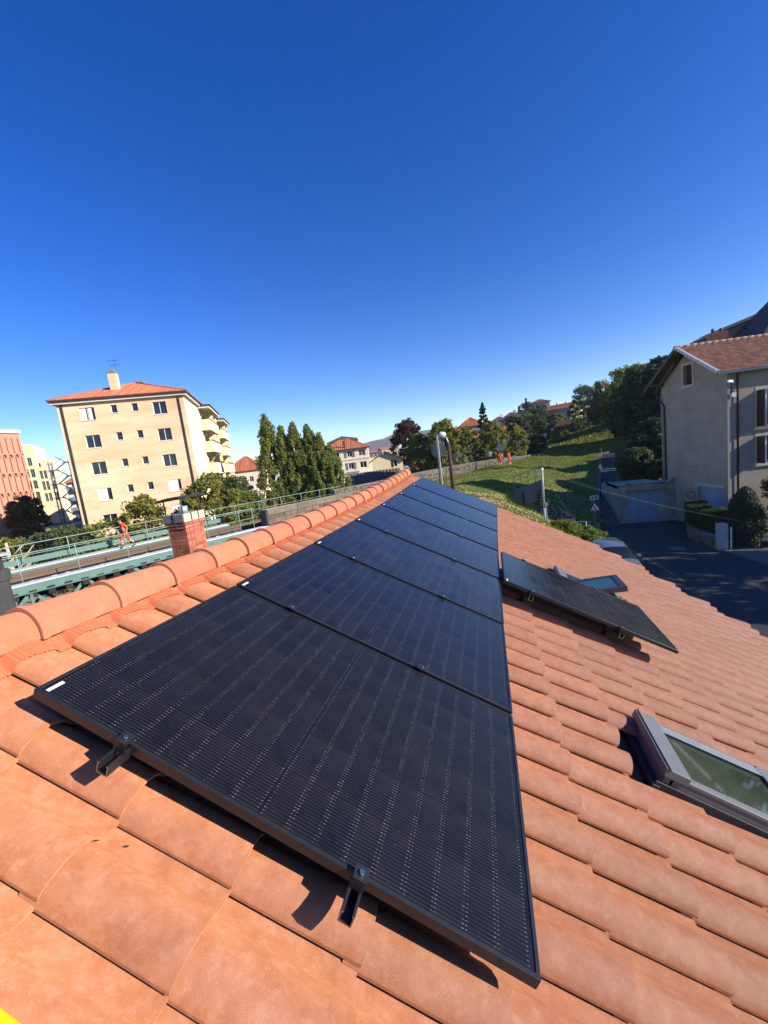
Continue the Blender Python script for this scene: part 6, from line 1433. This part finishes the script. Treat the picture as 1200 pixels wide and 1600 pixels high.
# ================================================================== WORKERS
M_hv = mat('orange_hivis', (0.78, 0.10, 0.025), 0.75, c2=(0.68, 0.08, 0.02), scale=9); M_skin = mat('skin', (0.45, 0.25, 0.17), 0.6); M_hair = mat('dark_hair', (0.03, 0.022, 0.018), 0.8)
M_band = mat('reflective_band', (0.6, 0.6, 0.58), 0.4); M_boot = mat('dark_boot', (0.03, 0.027, 0.025), 0.7); M_navy = mat('navy_cloth', (0.03, 0.035, 0.06), 0.8); M_helm = mat('white_helmet', (0.75, 0.74, 0.7), 0.4)
def person(label, loc, rz, J, short_sleeves, helmet, navy_low=False):
    """J: joints by name in metres, facing +x; grown as one skinned surface"""
    t = thing('person', label, 'person', loc, rz)
    names = ['pelvis', 'waist', 'chest', 'neck', 'head', 'crown', 'sh_l', 'el_l', 'wr_l', 'ha_l', 'sh_r', 'el_r', 'wr_r', 'ha_r', 'hip_l', 'kn_l', 'an_l', 'to_l', 'hip_r', 'kn_r', 'an_r', 'to_r']
    ed = [('pelvis', 'waist'), ('waist', 'chest'), ('chest', 'neck'), ('neck', 'head'), ('head', 'crown')]
    for s in 'lr': ed += [('chest', 'sh_' + s), ('sh_' + s, 'el_' + s), ('el_' + s, 'wr_' + s), ('wr_' + s, 'ha_' + s), ('pelvis', 'hip_' + s), ('hip_' + s, 'kn_' + s), ('kn_' + s, 'an_' + s), ('an_' + s, 'to_' + s)]
    rad = dict(pelvis=.155, waist=.145, chest=.17, neck=.062, head=.095, crown=.085, sh=.085, el=.055, wr=.04, ha=.042, hip=.11, kn=.078, an=.055, to=.045)
    me = bpy.data.meshes.new('body'); me.from_pydata([J[n] for n in names], [(names.index(a), names.index(c)) for a, c in ed], [])
    o = bpy.data.objects.new('body_rig', me); COL.objects.link(o); md = o.modifiers.new('skin', 'SKIN'); sv = me.skin_vertices[0].data
    for i, nme in enumerate(names): r = rad[nme.split('_')[0]]; sv[i].radius = (r, r); sv[i].use_root = (i == 0)
    o.modifiers.new('sub', 'SUBSURF').levels = 2
    dg = bpy.context.evaluated_depsgraph_get(); m2 = bpy.data.meshes.new_from_object(o.evaluated_get(dg)); bpy.data.objects.remove(o)
    m2.name = 'body'; m2.materials.clear()
    for M in (M_hv, M_skin, M_band, M_boot, M_navy): m2.materials.append(M)
    V3 = {k: Vector(v) for k, v in J.items()}
    def dseg(p, a, c): 
        ab = c - a; s = max(0, min(1, (p - a).dot(ab) / ab.length_squared)); return (p - a - ab * s).length, s
    for pl_ in m2.polygons:
        c = pl_.center; best = min(((dseg(c, V3[a], V3[b_]), (a, b_)) for a, b_ in ed), key=lambda q: q[0][0]); s = best[0][1]; e = best[1]; mi = 0
        if e[0] in ('neck', 'head') : mi = 1
        elif e[0].startswith('wr'): mi = 1
        elif e[0].startswith('el'): mi = 1 if short_sleeves else (2 if .55 < s < .75 else 0)
        elif e[0].startswith('an'): mi = 3
        elif e[0].startswith('kn'): mi = 2 if .15 < s < .32 or .5 < s < .62 else (4 if navy_low and s > .65 else 0)
        elif e == ('waist', 'chest'): mi = 2 if .35 < s < .6 else 0
        elif e == ('pelvis', 'waist'): mi = 4 if s < .35 and navy_low else 0
        pl_.material_index = mi; pl_.use_smooth = True
    bo = bpy.data.objects.new('body', m2); COL.objects.link(bo); bo.parent = t
    hc = V3['head'].lerp(V3['crown'], .6)
    if helmet: MB().tube([hc + Vector((0, 0, -.005)), hc + Vector((0, 0, .0)), hc + Vector((0, 0, .02)), hc + Vector((0, 0, .09)), hc + Vector((0, 0, .135))], [.15, .155, .125, .105, .03], 14).build('helmet', M_helm, t)
    else: MB().tube([hc + Vector((-.03, 0, -.04)), hc + Vector((-.02, 0, .02)), hc + Vector((-.01, 0, .08)), hc + Vector((-.005, 0, .108))], [.092, .104, .085, .03], 12).build('hair', M_hair, t)
    # face: eyes, nose and ears, hands with fingers
    f = MB(); 
    for y in (-.035, .035): f.tube([hc + Vector((.085, y, -.035)), hc + Vector((.098, y, -.035))], .012, 6)
    f.build('eye', M_boot, t)
    f = MB(); f.tube([hc + Vector((.09, 0, -.03)), hc + Vector((.122, 0, -.065)), hc + Vector((.09, 0, -.072))], [.01, .017, .01], 6)
    for y in (-.1, .1): f.tube([hc + Vector((-.005, y, -.02)), hc + Vector((-.01, y * 1.06, -.06))], .02, 6)
    f.build('face', M_skin, t)
    for s in 'lr':
        w, h = V3['wr_' + s], V3['ha_' + s]; d = (h - w).normalized(); side = d.cross(Vector((1, 0, 0.01))).normalized(); fr = side.cross(d); f = MB()
        for k in range(4): base = h + side * (.012 * (k - 1.5)) * 1.4; f.tube([base, base + d * .045 + fr * .004, base + d * .075 + fr * .022], [.0095, .009, .007], 5)
        f.tube([w.lerp(h, .4) + fr * .03, h + fr * .055], [.011, .008], 5); f.build('fingers', M_skin, t)
    return t
walk = dict(pelvis=(0, 0, .93), waist=(.03, 0, 1.1), chest=(.08, 0, 1.34), neck=(.13, 0, 1.52), head=(.17, 0, 1.62), crown=(.18, 0, 1.73), sh_l=(.08, .19, 1.42), el_l=(-.08, .25, 1.18), wr_l=(.02, .25, .95), ha_l=(.05, .25, .86), sh_r=(.08, -.19, 1.42), el_r=(.04, -.26, 1.15), wr_r=(.20, -.24, .95), ha_r=(.25, -.23, .88), hip_l=(0, .10, .88), kn_l=(-.10, .11, .48), an_l=(-.42, .11, .16), to_l=(-.30, .12, .04), hip_r=(0, -.10, .88), kn_r=(.22, -.1, .50), an_r=(.20, -.1, .08), to_r=(.36, -.1, .04))
person('bareheaded worker in orange work clothes walking along the bridge track', (-21.35, 19.25, 3.48), R(75 + 175), walk, True, False, True)
stand = dict(pelvis=(0, 0, .93), waist=(0, 0, 1.1), chest=(.01, 0, 1.34), neck=(.02, 0, 1.52), head=(.05, 0, 1.63), crown=(.05, 0, 1.73), sh_l=(0, .2, 1.42), el_l=(.0, .30, 1.18), wr_l=(.15, .26, .98), ha_l=(.22, .24, .92), sh_r=(0, -.2, 1.42), el_r=(-.02, -.28, 1.16), wr_r=(.12, -.25, .96), ha_r=(.2, -.22, .92), hip_l=(0, .11, .88), kn_l=(.03, .13, .48), an_l=(-.02, .14, .08), to_l=(.13, .15, .04), hip_r=(0, -.11, .88), kn_r=(.04, -.13, .48), an_r=(-.02, -.15, .08), to_r=(.13, -.16, .04))
stand2 = dict(stand); stand2.update(head=(.09, .03, 1.61), crown=(.11, .03, 1.71), kn_r=(-.02, -.12, .48), an_r=(-.14, -.12, .08), to_r=(0, -.13, .04), el_r=(.1, -.27, 1.2), wr_r=(.3, -.15, 1.15), ha_r=(.38, -.12, 1.16))
z1, z2 = tz(.92, 51.0), tz(2.0, 51.2)
person('worker in orange hi-vis suit at the stone wall, left of the grey board', (.92, 51.0, z1), R(95), stand, False, False)
person('worker in orange hi-vis suit at the stone wall, right of the grey board', (2.0, 51.2, z2), R(150), stand2, False, False)

# ================================================================== AIR
M_haze = bpy.data.materials.new('haze'); M_haze.use_nodes = True; hn = M_haze.node_tree; hn.nodes.clear()
ho_ = hn.nodes.new('ShaderNodeOutputMaterial'); hv = hn.nodes.new('ShaderNodeVolumePrincipled'); hv.inputs['Color'].default_value = (0.75, 0.86, 1.0, 1); hv.inputs['Density'].default_value = 0.00016; hv.inputs['Anisotropy'].default_value = 0.2
hn.links.new(hv.outputs[0], ho_.inputs['Volume'])
hz_ = MB().box((-4000, -4000, -8.5), (4000, 4000, 125)).build('haze', M_haze); tag(hz_, kind='stuff')
